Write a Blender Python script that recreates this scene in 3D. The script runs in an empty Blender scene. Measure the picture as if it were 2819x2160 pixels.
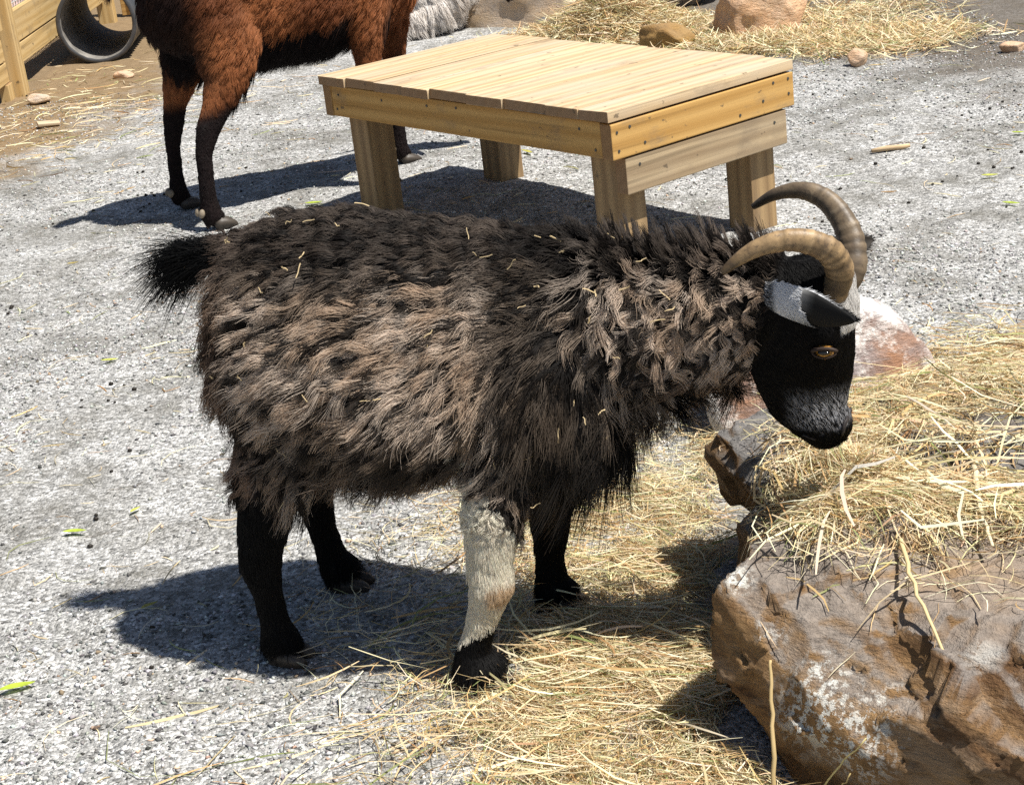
import bpy, bmesh, math, random
import numpy as np
from mathutils import Vector, Matrix
from mathutils.bvhtree import BVHTree
from mathutils.kdtree import KDTree

# ------------------------------------------------------------------ camera, sky, sun, exposure
S = bpy.context.scene
R = math.radians
cam_d = bpy.data.cameras.new('camera'); cam = bpy.data.objects.new('camera', cam_d); S.collection.objects.link(cam)
cam_d.sensor_width = 36.0; cam_d.lens = 60.0; cam_d.clip_start = 0.05; cam_d.clip_end = 500
cam.matrix_world = Matrix.Translation((0, 0, 1.25)) @ Matrix.Rotation(R(90 - 20.7), 4, 'X') @ Matrix.Rotation(R(-6.7), 4, 'Z')
S.camera = cam
SUN = Vector((0.45, -0.25, 1.0)).normalized()
w = bpy.data.worlds.new('World'); S.world = w; w.use_nodes = True
sky = w.node_tree.nodes.new('ShaderNodeTexSky'); sky.sky_type = 'NISHITA'; sky.sun_disc = False
sky.sun_elevation = math.asin(SUN.z); sky.sun_rotation = math.atan2(SUN.x, SUN.y)
bg = w.node_tree.nodes['Background']; w.node_tree.links.new(sky.outputs[0], bg.inputs[0]); bg.inputs[1].default_value = 0.05
sun_d = bpy.data.lights.new('sun', 'SUN'); sun_d.energy = 5.0; sun_d.angle = R(0.55); sun_d.color = (1.0, 0.955, 0.88)
sun = bpy.data.objects.new('sun', sun_d); S.collection.objects.link(sun)
sun.rotation_euler = SUN.to_track_quat('Z', 'Y').to_euler(); sun.location = (2, -1, 6)
S.view_settings.view_transform = 'Standard'; S.view_settings.look = 'None'; S.view_settings.exposure = 0.64; S.view_settings.gamma = 1
S.cycles.max_bounces = 6; S.cycles.diffuse_bounces = 3; S.cycles.glossy_bounces = 2; S.cycles.transparent_max_bounces = 4
S.cycles.sample_clamp_indirect = 6
S.cycles_curves.shape = 'THICK'
S.cycles.use_denoising = False; S.cycles.adaptive_threshold = .006

# ------------------------------------------------------------------ helpers
rng = np.random.default_rng(11)
COL = S.collection.objects
_T = np.random.default_rng(5).random((8, 65536)).astype(np.float32) * 2 - 1

def vnoise(P, seed=0):
    P = np.asarray(P, np.float64); i = np.floor(P).astype(np.int64); f = P - i; f = f * f * f * (f * (f * 6 - 15) + 10)
    def h(dx, dy, dz):
        k = ((i[:, 0] + dx) * 73856093) ^ ((i[:, 1] + dy) * 19349663) ^ ((i[:, 2] + dz) * 83492791)
        return _T[seed % 8][(k ^ (k >> 13)) & 65535]
    x, y, z = f.T
    c00 = h(0,0,0)*(1-x)+h(1,0,0)*x; c10 = h(0,1,0)*(1-x)+h(1,1,0)*x
    c01 = h(0,0,1)*(1-x)+h(1,0,1)*x; c11 = h(0,1,1)*(1-x)+h(1,1,1)*x
    return (c00*(1-y)+c10*y)*(1-z)+(c01*(1-y)+c11*y)*z

def fbm(P, octv=4, seed=0, gain=.5):
    P = np.asarray(P, np.float64); a = 1.0; s = 0; t = 0
    for o in range(octv):
        s = s + a * vnoise(P * 2.03**o + 17.3*o, seed + o); t += a; a *= gain
    return s / t

def sstep(a, b, x):
    t = np.clip((x - a) / (b - a), 0, 1); return t*t*(3-2*t)

def unit(v):
    return v / np.maximum(np.linalg.norm(v, axis=-1, keepdims=True), 1e-9)

def mesh_np(name, V, F, mat, parent=None, col=None, smooth=False):
    V = np.asarray(V, np.float32).reshape(-1, 3); F = np.asarray(F, np.int32); k = F.shape[1]
    me = bpy.data.meshes.new(name); me.vertices.add(len(V)); me.vertices.foreach_set('co', V.ravel())
    me.loops.add(F.size); me.loops.foreach_set('vertex_index', F.ravel())
    me.polygons.add(len(F)); me.polygons.foreach_set('loop_start', np.arange(len(F), dtype=np.int32) * k)
    if smooth: me.polygons.foreach_set('use_smooth', np.ones(len(F), bool))
    if col is not None: set_col(me, col)
    me.update(calc_edges=True); me.validate()
    if mat: me.materials.append(mat)
    o = bpy.data.objects.new(name, me); COL.link(o)
    if parent: o.parent = parent
    return o

def set_col(me, col):
    col = np.asarray(col, np.float32)
    if col.shape[1] == 3: col = np.c_[col, np.ones(len(col), np.float32)]
    a = me.attributes.new('Col', 'FLOAT_COLOR', 'POINT'); a.data.foreach_set('color', col.ravel())

def bm_obj(name, bm, mat, parent=None, smooth=False):
    me = bpy.data.meshes.new(name); bm.normal_update(); bm.to_mesh(me); bm.free()
    if smooth: me.polygons.foreach_set('use_smooth', np.ones(len(me.polygons), bool))
    if mat: me.materials.append(mat)
    o = bpy.data.objects.new(name, me); COL.link(o)
    if parent: o.parent = parent
    return o

def empty(name, loc=(0,0,0), rz=0):
    o = bpy.data.objects.new(name, None); COL.link(o); o.location = loc; o.rotation_euler = (0,0,rz); o.empty_display_size = .1
    return o

def tag(o, label=None, cat=None, group=None, kind=None):
    for k, v in (('label', label), ('category', cat), ('group', group), ('kind', kind)):
        if v: o[k] = v
    return o

def verts(o):
    a = np.empty(len(o.data.vertices)*3, np.float32); o.data.vertices.foreach_get('co', a); return a.reshape(-1, 3).astype(np.float64)

def normals(o):
    a = np.empty(len(o.data.vertices)*3, np.float32); o.data.vertices.foreach_get('normal', a); return a.reshape(-1, 3).astype(np.float64)

def put_verts(o, V):
    o.data.vertices.foreach_set('co', np.asarray(V, np.float32).ravel()); o.data.update()

def remesh(o, voxel, smooth_it=4):
    m = o.modifiers.new('r', 'REMESH'); m.mode = 'VOXEL'; m.voxel_size = voxel; m.use_smooth_shade = True
    if smooth_it:
        s = o.modifiers.new('s', 'SMOOTH'); s.factor = .5; s.iterations = smooth_it
    dg = bpy.context.evaluated_depsgraph_get(); ev = o.evaluated_get(dg)
    me = bpy.data.meshes.new_from_object(ev); old = o.data; mats = list(old.materials)
    o.modifiers.clear(); o.data = me; me.name = o.name
    me.materials.clear()
    for mt in mats: me.materials.append(mt)
    bpy.data.meshes.remove(old)
    me.polygons.foreach_set('use_smooth', np.ones(len(me.polygons), bool))
    return o

def loft(bm, path, side=(0,1,0), n=18, egg=0.0):
    """elliptical rings along a path of (x,y,z, r_side, r_other)"""
    pts = [Vector(p[:3]) for p in path]; rings = []
    for i, p in enumerate(path):
        t = (pts[min(i+1, len(pts)-1)] - pts[max(i-1, 0)]).normalized(); sd = Vector(side); sd = (sd - t*sd.dot(t)).normalized(); ot = t.cross(sd)
        rings.append([bm.verts.new(pts[i] + sd*p[3]*math.cos(a)*(1-egg*math.sin(a)) + ot*p[4]*math.sin(a)) for a in [2*math.pi*k/n for k in range(n)]])
    for a, b in zip(rings, rings[1:]):
        for k in range(n): bm.faces.new((a[k], a[(k+1)%n], b[(k+1)%n], b[k]))
    bm.faces.new(list(reversed(rings[0]))); bm.faces.new(rings[-1])
    return bm

# ------------------------------------------------------------------ materials
class NT:
    def __init__(s, name):
        s.m = bpy.data.materials.new(name); s.m.use_nodes = True; s.t = s.m.node_tree; s.t.nodes.clear()
        s.out = s.n('OutputMaterial')
    def n(s, typ, **kw):
        nd = s.t.nodes.new('ShaderNode' + typ)
        for k, v in kw.items():
            if k.startswith('_'): setattr(nd, k[1:], v)
            else:
                key = k.replace('_', ' ')
                sock = next((i for i in nd.inputs if i.name.lower() == key.lower()), None)
                s.set(sock, v)
        return nd
    def set(s, sock, v):
        if hasattr(v, 'links') or isinstance(v, bpy.types.NodeSocket): s.t.links.new(v, sock)
        elif isinstance(v, (tuple, list)) and len(v) == 3 and sock.type == 'RGBA': sock.default_value = (*v, 1)
        else: sock.default_value = v
    def co(s, scale=(1,1,1), kind='Object', rot=(0,0,0), loc=(0,0,0)):
        tc = s.n('TexCoord'); mp = s.n('Mapping'); s.t.links.new(tc.outputs[kind], mp.inputs[0])
        mp.inputs['Scale'].default_value = scale; mp.inputs['Rotation'].default_value = rot; mp.inputs['Location'].default_value = loc
        return mp.outputs[0]
    def noise(s, vec, scale, detail=4, rough=.55, dist=0.0):
        return s.n('TexNoise', Vector=vec, Scale=scale, Detail=detail, Roughness=rough, Distortion=dist).outputs[0]
    def ramp(s, fac, stops):
        r = s.n('ValToRGB'); s.set(r.inputs[0], fac); e = r.color_ramp.elements
        while len(e) > 1: e.remove(e[-1])
        for i, (p, c) in enumerate(stops):
            el = e[0] if i == 0 else e.new(p)
            el.position = p; c = (c, c, c) if isinstance(c, (int, float)) else c; el.color = (*c, 1)
        return r.outputs[0]
    def mix(s, fac, a, b, blend='MIX'):
        m = s.n('Mix', _data_type='RGBA', _blend_type=blend); s.set(m.inputs[0], fac); s.set(m.inputs[6], a); s.set(m.inputs[7], b); return m.outputs[2]
    def math(s, op, a, b=0.0, c=None):
        m = s.n('Math', _operation=op); s.set(m.inputs[0], a); s.set(m.inputs[1], b)
        if c is not None: s.set(m.inputs[2], c)
        return m.outputs[0]
    def bump(s, h, strength, dist, nrm=None):
        b = s.n('Bump', Height=h, Strength=strength, Distance=dist)
        if nrm is not None: s.t.links.new(nrm, b.inputs['Normal'])
        return b.outputs[0]
    def bsdf(s, col, rough=.8, spec=.3, nrm=None, **kw):
        b = s.n('BsdfPrincipled', Roughness=rough, **kw); s.set(b.inputs['Base Color'], col); b.inputs['Specular IOR Level'].default_value = spec
        if nrm is not None: s.t.links.new(nrm, b.inputs['Normal'])
        s.t.links.new(b.outputs[0], s.out.inputs[0]); return b

def attr_mat(name, rough=.8, spec=.25, trans=0.0):
    m = NT(name); a = m.n('Attribute', _attribute_name='Col').outputs[0]; b = m.bsdf(a, rough, spec)
    if trans:
        t = m.n('BsdfTranslucent', Color=a); x = m.n('MixShader'); x.inputs[0].default_value = trans
        m.t.links.new(b.outputs[0], x.inputs[1]); m.t.links.new(t.outputs[0], x.inputs[2]); m.t.links.new(x.outputs[0], m.out.inputs[0])
    return m.m

def ground_mat():
    m = NT('gravel ground'); co = m.co()
    v1 = m.n('TexVoronoi', Vector=co, Scale=150.0); v2 = m.n('TexVoronoi', Vector=co, Scale=330.0)
    g1 = m.n('SeparateColor'); m.t.links.new(v1.outputs['Color'], g1.inputs[0])
    g2 = m.n('SeparateColor'); m.t.links.new(v2.outputs['Color'], g2.inputs[0])
    stops = [(0, .05), (.2, (.18,.18,.175)), (.5, (.36,.36,.35)), (.78, (.55,.545,.53)), (.92, (.75,.745,.73)), (1, .82)]
    c = m.mix(.35, m.ramp(g1.outputs[0], stops), m.ramp(g2.outputs[0], stops))
    big = m.noise(co, 2.2, 5, .6); mid = m.noise(co, 8.0, 6, .7)
    dirt = m.ramp(m.math('ADD', m.math('MULTIPLY', big, .55), m.math('MULTIPLY', mid, .5)), [(.48, 0), (.64, .75)])
    c = m.mix(dirt, c, m.mix(m.noise(co, 60.0, 3), (.085,.08,.066), (.19,.18,.155)))
    # bare brown soil by the fence
    sp = m.n('SeparateXYZ'); m.t.links.new(co, sp.inputs[0])
    soil = m.math('ADD', m.math('MULTIPLY', sp.outputs[0], -1.3), m.math('MULTIPLY', sp.outputs[1], .33))
    soil = m.math('ADD', soil, m.math('MULTIPLY', m.noise(co, 2.6, 5, .6), 1.3))
    soil2 = m.math('ADD', m.math('ADD', m.math('MULTIPLY', sp.outputs[0], 1.1), m.math('MULTIPLY', sp.outputs[1], .55)), m.math('MULTIPLY', m.noise(co, 1.7, 5, .6), 1.8))
    c = m.mix(m.ramp(m.math('SUBTRACT', soil2, 5.75), [(0, 0), (.5, .8)]), c, m.mix(m.noise(co, 30.0, 5, .7), (.045,.038,.03), (.17,.135,.10)))
    sf = m.ramp(m.math('SUBTRACT', soil, 4.75), [(0, 0), (.45, 1)])
    c = m.mix(sf, c, m.mix(m.noise(co, 24.0, 5, .7), (.13,.085,.045), (.34,.25,.15)))
    h = m.math('ADD', m.math('MULTIPLY', v1.outputs['Distance'], -.9), m.math('MULTIPLY', v2.outputs['Distance'], -.4))
    h = m.math('ADD', h, m.math('MULTIPLY', m.noise(co, 40.0, 5, .7), 1.6))
    m.bsdf(c, .9, .15, m.bump(h, .8, .006)); return m.m

def wood_mat(name, light, dark, grey=0.0, greyc=(.36,.32,.25)):
    m = NT(name); oi = m.n('ObjectInfo'); tc = m.n('TexCoord')
    ad = m.n('VectorMath', _operation='ADD'); m.t.links.new(tc.outputs['Object'], ad.inputs[0])
    sc = m.n('VectorMath', _operation='SCALE'); cb = m.n('CombineXYZ')
    for i in range(3): m.t.links.new(oi.outputs['Random'], cb.inputs[i])
    m.t.links.new(cb.outputs[0], sc.inputs[0]); sc.inputs['Scale'].default_value = 9.7; m.t.links.new(sc.outputs[0], ad.inputs[1])
    def mp(s_):
        q = m.n('Mapping'); m.t.links.new(ad.outputs[0], q.inputs[0]); q.inputs['Scale'].default_value = s_; return q.outputs[0]
    warp = m.noise(mp((1.6, 7, 7)), 1.0, 3, .5)
    ring = m.n('TexWave', _wave_type='RINGS', _rings_direction='X', Scale=11.0, Distortion=5.5, Detail=3.0, Detail_Scale=.7, Vector=mp((.09, 1, 1))).outputs['Fac']
    fine = m.noise(mp((3.0, 160, 160)), 1.0, 4, .65)
    f = m.math('ADD', m.math('MULTIPLY', ring, .42), m.math('ADD', m.math('MULTIPLY', fine, .42), m.math('MULTIPLY', warp, .22)))
    c = m.mix(m.ramp(f, [(.30, 0), (.80, 1)]), light, dark)
    c = m.mix(m.ramp(m.noise(mp((1.2, 60, 60)), 1.0, 3, .6), [(.56, 0), (.70, .65)]), c, tuple(.55*x for x in dark))
    if grey: c = m.mix(m.ramp(m.noise(mp((2.2, 9, 9)), 1.0, 5, .6), [(.35, 0), (.65, grey)]), c, greyc)
    nx_ = m.n('SeparateXYZ'); m.t.links.new(tc.outputs['Normal'], nx_.inputs[0]); endg = m.ramp(m.math('ABSOLUTE', nx_.outputs[0]), [(.7, 0), (.9, .85)])
    c = m.mix(endg, c, m.mix(fine, (.16,.085,.04), (.34,.20,.10)))
    c = m.mix(m.math('MULTIPLY', oi.outputs['Random'], .35), c, m.mix(.5, c, (.30,.20,.10)))
    sm = m.ramp(m.noise(mp((5, 12, 12)), 1.0, 6, .7), [(.55, 0), (.72, .6)])
    c = m.mix(sm, c, (.19,.145,.10))
    c = m.mix(m.ramp(m.noise(mp((26, 40, 40)), 1.0, 3, .6), [(.66, 0), (.72, .75)]), c, (.10,.075,.05))
    m.bsdf(c, .72, .25, m.bump(m.math('ADD', fine, m.math('MULTIPLY', ring, .5)), .35, .0012)); return m.m

def rock_mat(name, greyc, brown, rust, strata_rot=(0,0,0), top_grey=.8, white=0.0, whitec=(.78,.76,.74), squash=6.0, spots=()):
    m = NT(name); co = m.co(rot=strata_rot); cs = m.co(scale=(1, 1.3, squash), rot=strata_rot)
    a = m.noise(cs, 5.0, 6, .62, .6); b = m.noise(cs, 16.0, 6, .7); f = m.noise(co, 75.0, 5, .7); big = m.noise(co, 3.2, 4, .55)
    c = m.mix(m.ramp(a, [(.34, 0), (.62, 1)]), brown, rust)
    c = m.mix(m.ramp(b, [(.52, 0), (.68, .5)]), c, m.mix(.5, brown, (.06,.045,.035)))
    c = m.mix(m.ramp(m.noise(cs, 9.0, 6, .68, .4), [(.50, 0), (.60, .55)]), c, m.mix(.6, greyc, rust))
    geo = m.n('NewGeometry'); sx = m.n('SeparateXYZ'); m.t.links.new(geo.outputs['Normal'], sx.inputs[0])
    up = m.math('ADD', m.math('MULTIPLY', sx.outputs[2], 1.0), m.math('MULTIPLY', m.math('SUBTRACT', big, .5), 1.5))
    c = m.mix(m.math('MULTIPLY', m.ramp(up, [(.55, 0), (.80, 1)]), top_grey), c, m.mix(m.ramp(f, [(.3,0),(.7,1)]), m.mix(.5, greyc, (.08,.08,.085)), greyc))
    if white:
        wf = m.ramp(m.math('ADD', m.math('MULTIPLY', m.noise(co, 7.0, 6, .65), .7), m.math('MULTIPLY', f, .3)), [(.46, 0), (.56, white)])
        c = m.mix(wf, c, whitec)
    for (p, r, th) in spots:   # crusts of lichen
        mp = m.n('VectorMath', _operation='DISTANCE'); tc = m.n('TexCoord'); m.t.links.new(tc.outputs['Object'], mp.inputs[0]); mp.inputs[1].default_value = p
        near = m.ramp(m.math('DIVIDE', mp.outputs['Value'], r), [(.25, 1), (1, 0)])
        k = m.math('MULTIPLY', near, m.ramp(m.noise(co, 85.0, 6, .72), [(th+.03, 0), (th+.05, 1)]))
        c = m.mix(k, c, (.72,.72,.68))
    c = m.mix(.3, c, m.mix(f, (.02,.018,.016), (.55,.5,.44)), 'OVERLAY')
    h = m.math('ADD', m.math('MULTIPLY', b, 1.0), m.math('ADD', m.math('MULTIPLY', f, .5), m.math('MULTIPLY', m.noise(m.co(scale=(1,1.3,squash*2), rot=strata_rot), 30.0, 6, .7), .8)))
    m.bsdf(c, .85, .25, m.bump(h, .9, .012)); return m.m

def plain(name, col, rough=.7, spec=.3, bscale=0.0, bstr=.3, var=.25):
    m = NT(name); co = m.co(); n = m.noise(co, bscale or 30.0, 4, .6)
    c = m.mix(m.ramp(n, [(.3, 0), (.7, 1)]), tuple(x*(1-var) for x in col), tuple(min(1, x*(1+var)) for x in col))
    m.bsdf(c, rough, spec, m.bump(n, bstr, .002)); return m.m

def fur_mat(name, rough=.55, spec=.22):
    m = NT(name); a = m.n('Attribute', _attribute_name='Col').outputs[0]
    b = m.bsdf(a, rough, spec); t = m.n('BsdfTranslucent', Color=a); x = m.n('MixShader'); x.inputs[0].default_value = .33
    m.t.links.new(b.outputs[0], x.inputs[1]); m.t.links.new(t.outputs[0], x.inputs[2]); m.t.links.new(x.outputs[0], m.out.inputs[0]); return m.m

def horn_mat(name, c1, c2):
    m = NT(name); a = m.n('Attribute', _attribute_name='Col').outputs[0]; co = m.co()
    n = m.noise(co, 38.0, 5, .65); f = m.noise(co, 160.0, 4, .6)
    c = m.mix(m.ramp(n, [(.35, 0), (.68, 1)]), c1, c2)
    c = m.mix(1.0, c, a, 'MULTIPLY'); c = m.mix(m.ramp(f, [(.52, 0), (.68, .7)]), c, (.07,.05,.034))
    m.bsdf(c, .48, .4, m.bump(m.math('ADD', n, m.math('MULTIPLY', f, .5)), .5, .0015)); return m.m

M_ground = ground_mat(); M_stone = attr_mat('gravel stones', .85, .2); M_hay = attr_mat('dry hay', .55, .3, .22)
M_leaf = attr_mat('fallen leaf', .5, .35, .3); M_dung = plain('dark droppings', (.022,.018,.014), .6, .3, 300.0)
M_top = wood_mat('weathered pine deck', (.66,.49,.29), (.43,.29,.15), .7, (.50,.43,.335))
M_rail = wood_mat('golden pine rail', (.56,.34,.115), (.43,.235,.065))
M_brace = wood_mat('grey weathered pine', (.46,.35,.215), (.27,.19,.11), .35, (.38,.32,.235))
M_leg = wood_mat('pine post', (.38,.255,.125), (.23,.145,.07), .3, (.28,.22,.15))
M_fence = wood_mat('fence pine', (.62,.44,.20), (.48,.31,.11), .2, (.50,.42,.30))
M_screw = plain('dull screw', (.05,.05,.045), .45, .5)
M_fur = fur_mat('goat fur'); M_skin = attr_mat('goat skin', .85, .1)
M_pipe = plain('black plastic', (.055,.057,.062), .34, .5, 12.0, .15, .4); M_pipe_in = plain('dusty pipe liner', (.20,.19,.175), .5, .35, 20.0, .2, .4)
M_wire = plain('galvanised wire', (.45,.45,.45), .4, .5); M_paving = plain('pink paving', (.42,.29,.26), .9, .2, 6.0)

# ------------------------------------------------------------------ ground
def gz(x, y):
    P = np.c_[x, y, np.zeros(len(x))]
    near = sstep(30, 10, np.hypot(P[:, 0], P[:, 1]))
    return (.014*fbm(P*.9, 2, 1) + .006*fbm(P*5.0, 3, 2) + .0062*fbm(P*19.0, 3, 3)) * near

def axis(lo, hi, step, far, k=1.35):
    a = np.arange(lo, hi + 1e-6, step).tolist(); s = step
    up = [hi]; 
    while up[-1] < far: s *= k; up.append(up[-1] + s)
    s = step; dn = [lo]
    while dn[-1] > -far: s *= k; dn.append(dn[-1] - s)
    return np.array(dn[:0:-1] + a + up[1:])
gx = axis(-2.6, 2.6, .016, 120); gy = axis(1.5, 9.5, .018, 120)
X, Y = np.meshgrid(gx, gy); nx, ny = len(gx), len(gy)
GV = np.c_[X.ravel(), Y.ravel(), gz(X.ravel(), Y.ravel())]
ii = (np.arange(ny-1)[:, None]*nx + np.arange(nx-1)[None]).ravel()
ground = mesh_np('ground', GV, np.c_[ii, ii+1, ii+1+nx, ii+nx], M_ground, smooth=True); tag(ground, kind='structure')

# ------------------------------------------------------------------ rocks
def rock_from_rings(name, rings, mat, voxel, amp, freq, squash, sm=3, seed=0, tilt=(0, 0), facets=70, flat=.85):
    bm = bmesh.new(); n = len(rings[0][1]); R_ = []
    for z, pts in rings:
        R_.append([bm.verts.new((p[0], p[1], z if len(p) == 2 else p[2])) for p in pts])
    for a, b in zip(R_, R_[1:]):
        for k in range(n): bm.faces.new((a[k], a[(k+1)%n], b[(k+1)%n], b[k]))
    bm.faces.new(list(reversed(R_[0]))); bm.faces.new(R_[-1])
    bmesh.ops.triangulate(bm, faces=bm.faces[:]); bmesh.ops.recalc_face_normals(bm, faces=bm.faces[:])
    o = bm_obj(name, bm, mat); remesh(o, voxel, sm)
    V = verts(o); N = normals(o); off = np.array([seed*3.1, seed*1.7, 0])
    d = fbm(V*freq + off, 3, seed) * amp
    Q = V.copy(); Q[:, 2] += Q[:, 0]*tilt[0] + Q[:, 1]*tilt[1]
    st = fbm(Q*np.array([freq*.8, freq*.8, freq*squash]) + off, 4, seed+2)
    led = np.floor(Q[:, 2]*42 + 1.6*fbm(Q*6 + off, 3, seed+1)); hv = np.modf(np.abs(np.sin(led*12.9898 + np.floor(fbm(Q*3+off, 2, seed)*3))*43758.5))[0]
    d += -np.abs(st)*amp*.3
    gs = np.random.default_rng(seed + 90)
    for cnt, keep_, jit in ((facets, flat, .10*flat), (facets*9, .6, .16)):      # break the surface into flat fracture planes
        k = gs.choice(len(V), cnt, replace=False); an = np.array([1, 1, 2.2]); kd = KDTree(cnt)
        for a, b in enumerate(Q[k]*an + N[k]*.06): kd.insert(b, a)
        kd.balance(); w = np.fromiter((kd.find(p)[1] for p in Q*an + N*.06 + fbm(Q*30, 2, seed)[:, None]*.006), np.int64, len(V))
        mn = np.zeros((cnt, 3)); np.add.at(mn, w, N); mc = np.zeros((cnt, 3)); np.add.at(mc, w, V); nn = np.bincount(w, minlength=cnt)[:, None]
        mn = unit(unit(mn) + gs.normal(0, jit, (cnt, 3))); mc = mc/np.maximum(nn, 1)
        V = V - mn[w]*(np.sum((V - mc[w])*mn[w], 1)*keep_)[:, None] + N*(gs.normal(0, amp*.12, cnt)[w])[:, None]
    d += fbm(V*freq*7 + off, 3, seed+4) * amp * .22
    put_verts(o, V + N*d[:, None]); return o

def blob_rock(name, c, r, mat, sub=5, amp=.12, freq=3.0, seed=0, flat=.0, rz=0.0, parent=None):
    bm = bmesh.new(); bmesh.ops.create_icosphere(bm, subdivisions=sub, radius=1.0)
    o = bm_obj(name, bm, mat, parent, smooth=True); V = verts(o)
    g = np.random.default_rng(seed + 40); pl = unit(g.normal(size=(11, 3)))
    for p in pl:                                    # chip flat facets off the lump
        h = g.uniform(.62, .92); d = V@p - h; V -= np.outer(np.clip(d, 0, None)*.9, p)
    V = V * (1 + amp*fbm(V*freq + seed*7.7, 5, seed)[:, None]) * np.array(r)
    put_verts(o, V); o.location = c; o.rotation_euler = (0, 0, rz); return o

M_rockA = rock_mat('rusty schist', (.34,.32,.30), (.17,.092,.042), (.42,.26,.12), (R(8), R(-14), 0), .75, .0, squash=2.6,
                   spots=[((.31,1.775,.115), .075, .47), ((.36,1.745,.10), .075, .49), ((.335,1.79,.155), .05, .52), ((.40,1.735,.12), .06, .53), ((.28,1.85,.20), .03, .5), ((.50,1.70,.235), .035, .40), ((.255,1.93,.235),.03,.45)])
M_rockB = rock_mat('grey schist slab', (.26,.255,.25), (.16,.105,.055), (.24,.13,.05), (R(5), R(4), 0), .95)
M_rockW = rock_mat('white and rust stone', (.40,.34,.33), (.42,.23,.14), (.34,.29,.29), (0, R(60), 0), .35, .95, squash=2.0)
M_rockP = rock_mat('pale tan stone', (.70,.64,.57), (.62,.54,.45), (.66,.50,.30), (0, R(30), 0), .3, .35, (.55,.50,.45), squash=2.0)
M_rockO = rock_mat('orange stone', (.72,.58,.45), (.64,.42,.24), (.74,.54,.34), (0, R(40), 0), .3, .5, (.62,.50,.38), squash=1.5)
M_rockS = rock_mat('ochre stone', (.42,.30,.16), (.34,.20,.08), (.42,.26,.09), (0,0,0), .3, squash=2.0)

ringsA = [(-.06, [(.29,1.88),(.325,1.80),(.37,1.75),(.45,1.70),(.53,1.58),(.85,1.28),(1.30,1.10),(1.60,1.60),(1.25,2.0),(.8,2.14),(.5,2.08),(.39,2.0),(.31,1.95)]),
          (.03, [(.262,1.865),(.30,1.79),(.345,1.745),(.425,1.68),(.52,1.545),(.85,1.24),(1.32,1.08),(1.62,1.60),(1.27,2.02),(.8,2.16),(.5,2.10),(.37,2.02),(.285,1.97)]),
          (.10, [(.212,1.895),(.262,1.815),(.33,1.75),(.42,1.675),(.53,1.545),(.85,1.26),(1.33,1.08),(1.63,1.60),(1.28,2.04),(.8,2.18),(.5,2.12),(.36,2.03),(.25,1.975)]),
          (.15, [(.208,1.915),(.258,1.835),(.33,1.78),(.42,1.71),(.535,1.585),(.85,1.30),(1.33,1.10),(1.63,1.62),(1.28,2.05),(.8,2.19),(.5,2.13),(.36,2.04),(.25,1.985)]),
          (.205, [(.222,1.935),(.275,1.865),(.34,1.815),(.42,1.765),(.545,1.645),(.85,1.37),(1.3,1.15),(1.6,1.65),(1.25,2.05),(.8,2.19),(.5,2.13),(.365,2.04),(.26,1.985)]),
          (.226, [(.232,1.942),(.284,1.875),(.347,1.828),(.427,1.778),(.55,1.66),(.855,1.38),(1.29,1.17),(1.58,1.66),(1.24,2.04),(.8,2.18),(.5,2.12),(.37,2.03),(.268,1.985)]),
          (.246, [(.265,1.965),(.312,1.91),(.37,1.868),(.445,1.825),(.575,1.715),(.87,1.45),(1.26,1.25),(1.53,1.68),(1.2,2.02),(.8,2.16),(.5,2.10),(.38,2.015),(.29,1.985)])]
rockA = rock_from_rings('boulder', ringsA, M_rockA, .0065, .012, 4.0, 4.5, 0, 1, tilt=(.22, -.30), facets=110)
tag(rockA, 'large rusty brown layered boulder in the foreground with hay on its grey top', 'rock')
ringsB = [(-.06, [(.44,2.46),(.43,2.34),(.45,2.26),(.55,2.2),(.75,2.16),(1.1,2.1),(1.3,2.25),(1.25,2.5),(.85,2.5),(.58,2.48),(.49,2.47)]),
          (.10, [(.385,2.47),(.375,2.36),(.39,2.27),(.48,2.18),(.72,2.12),(1.1,2.06),(1.32,2.25),(1.27,2.54),(.84,2.54),(.54,2.50),(.43,2.48)]),
          (.17, [(.305,2.42),(.315,2.33),(.35,2.22),(.46,2.15),(.71,2.10),(1.1,2.04),(1.33,2.25),(1.28,2.56),(.83,2.56),(.51,2.50),(.36,2.47)]),
          (.215, [(.275,2.395),(.298,2.29),(.338,2.19),(.46,2.13),(.7,2.09),(1.1,2.02),(1.33,2.25),(1.28,2.56),(.83,2.56),(.50,2.50),(.34,2.455)]),
          (.25, [(.30,2.39),(.325,2.295),(.36,2.215),(.48,2.15),(.7,2.11),(1.1,2.05),(1.3,2.25),(1.25,2.53),(.82,2.53),(.51,2.47),(.36,2.43)])]
rockB = rock_from_rings('rock_slab', ringsB, M_rockB, .008, .008, 6.0, 4.0, 2, 2, facets=40, flat=.5)
tag(rockB, 'flat grey rock slab with a jutting end, hay piled on it under the black goat', 'rock')
ringsC = [(-.05, [(.315,2.23),(.30,2.05),(.40,2.0),(.60,2.02),(.62,2.2),(.45,2.25)]),
          (.08, [(.305,2.23),(.293,2.06),(.40,2.01),(.60,2.02),(.62,2.2),(.45,2.25)]),
          (.165, [(.303,2.225),(.285,2.07),(.40,2.02),(.60,2.03),(.62,2.2),(.45,2.25)]),
          (.20, [(.32,2.21),(.305,2.08),(.41,2.04),(.58,2.05),(.60,2.18),(.45,2.23)])]
rockC = rock_from_rings('stone_block', ringsC, M_rockB, .008, .008, 10.0, 4.0, 2, 3)
tag(rockC, 'small squared grey stone wedged between the rusty boulder and the grey slab', 'rock')
rockW = blob_rock('boulder', (.575, 3.03, .06), (.245, .17, .165), M_rockW, 5, .10, 2.2, 4, rz=.25)
tag(rockW, 'rounded white stone with rust patches behind the black goat\'s head', 'rock')
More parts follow.
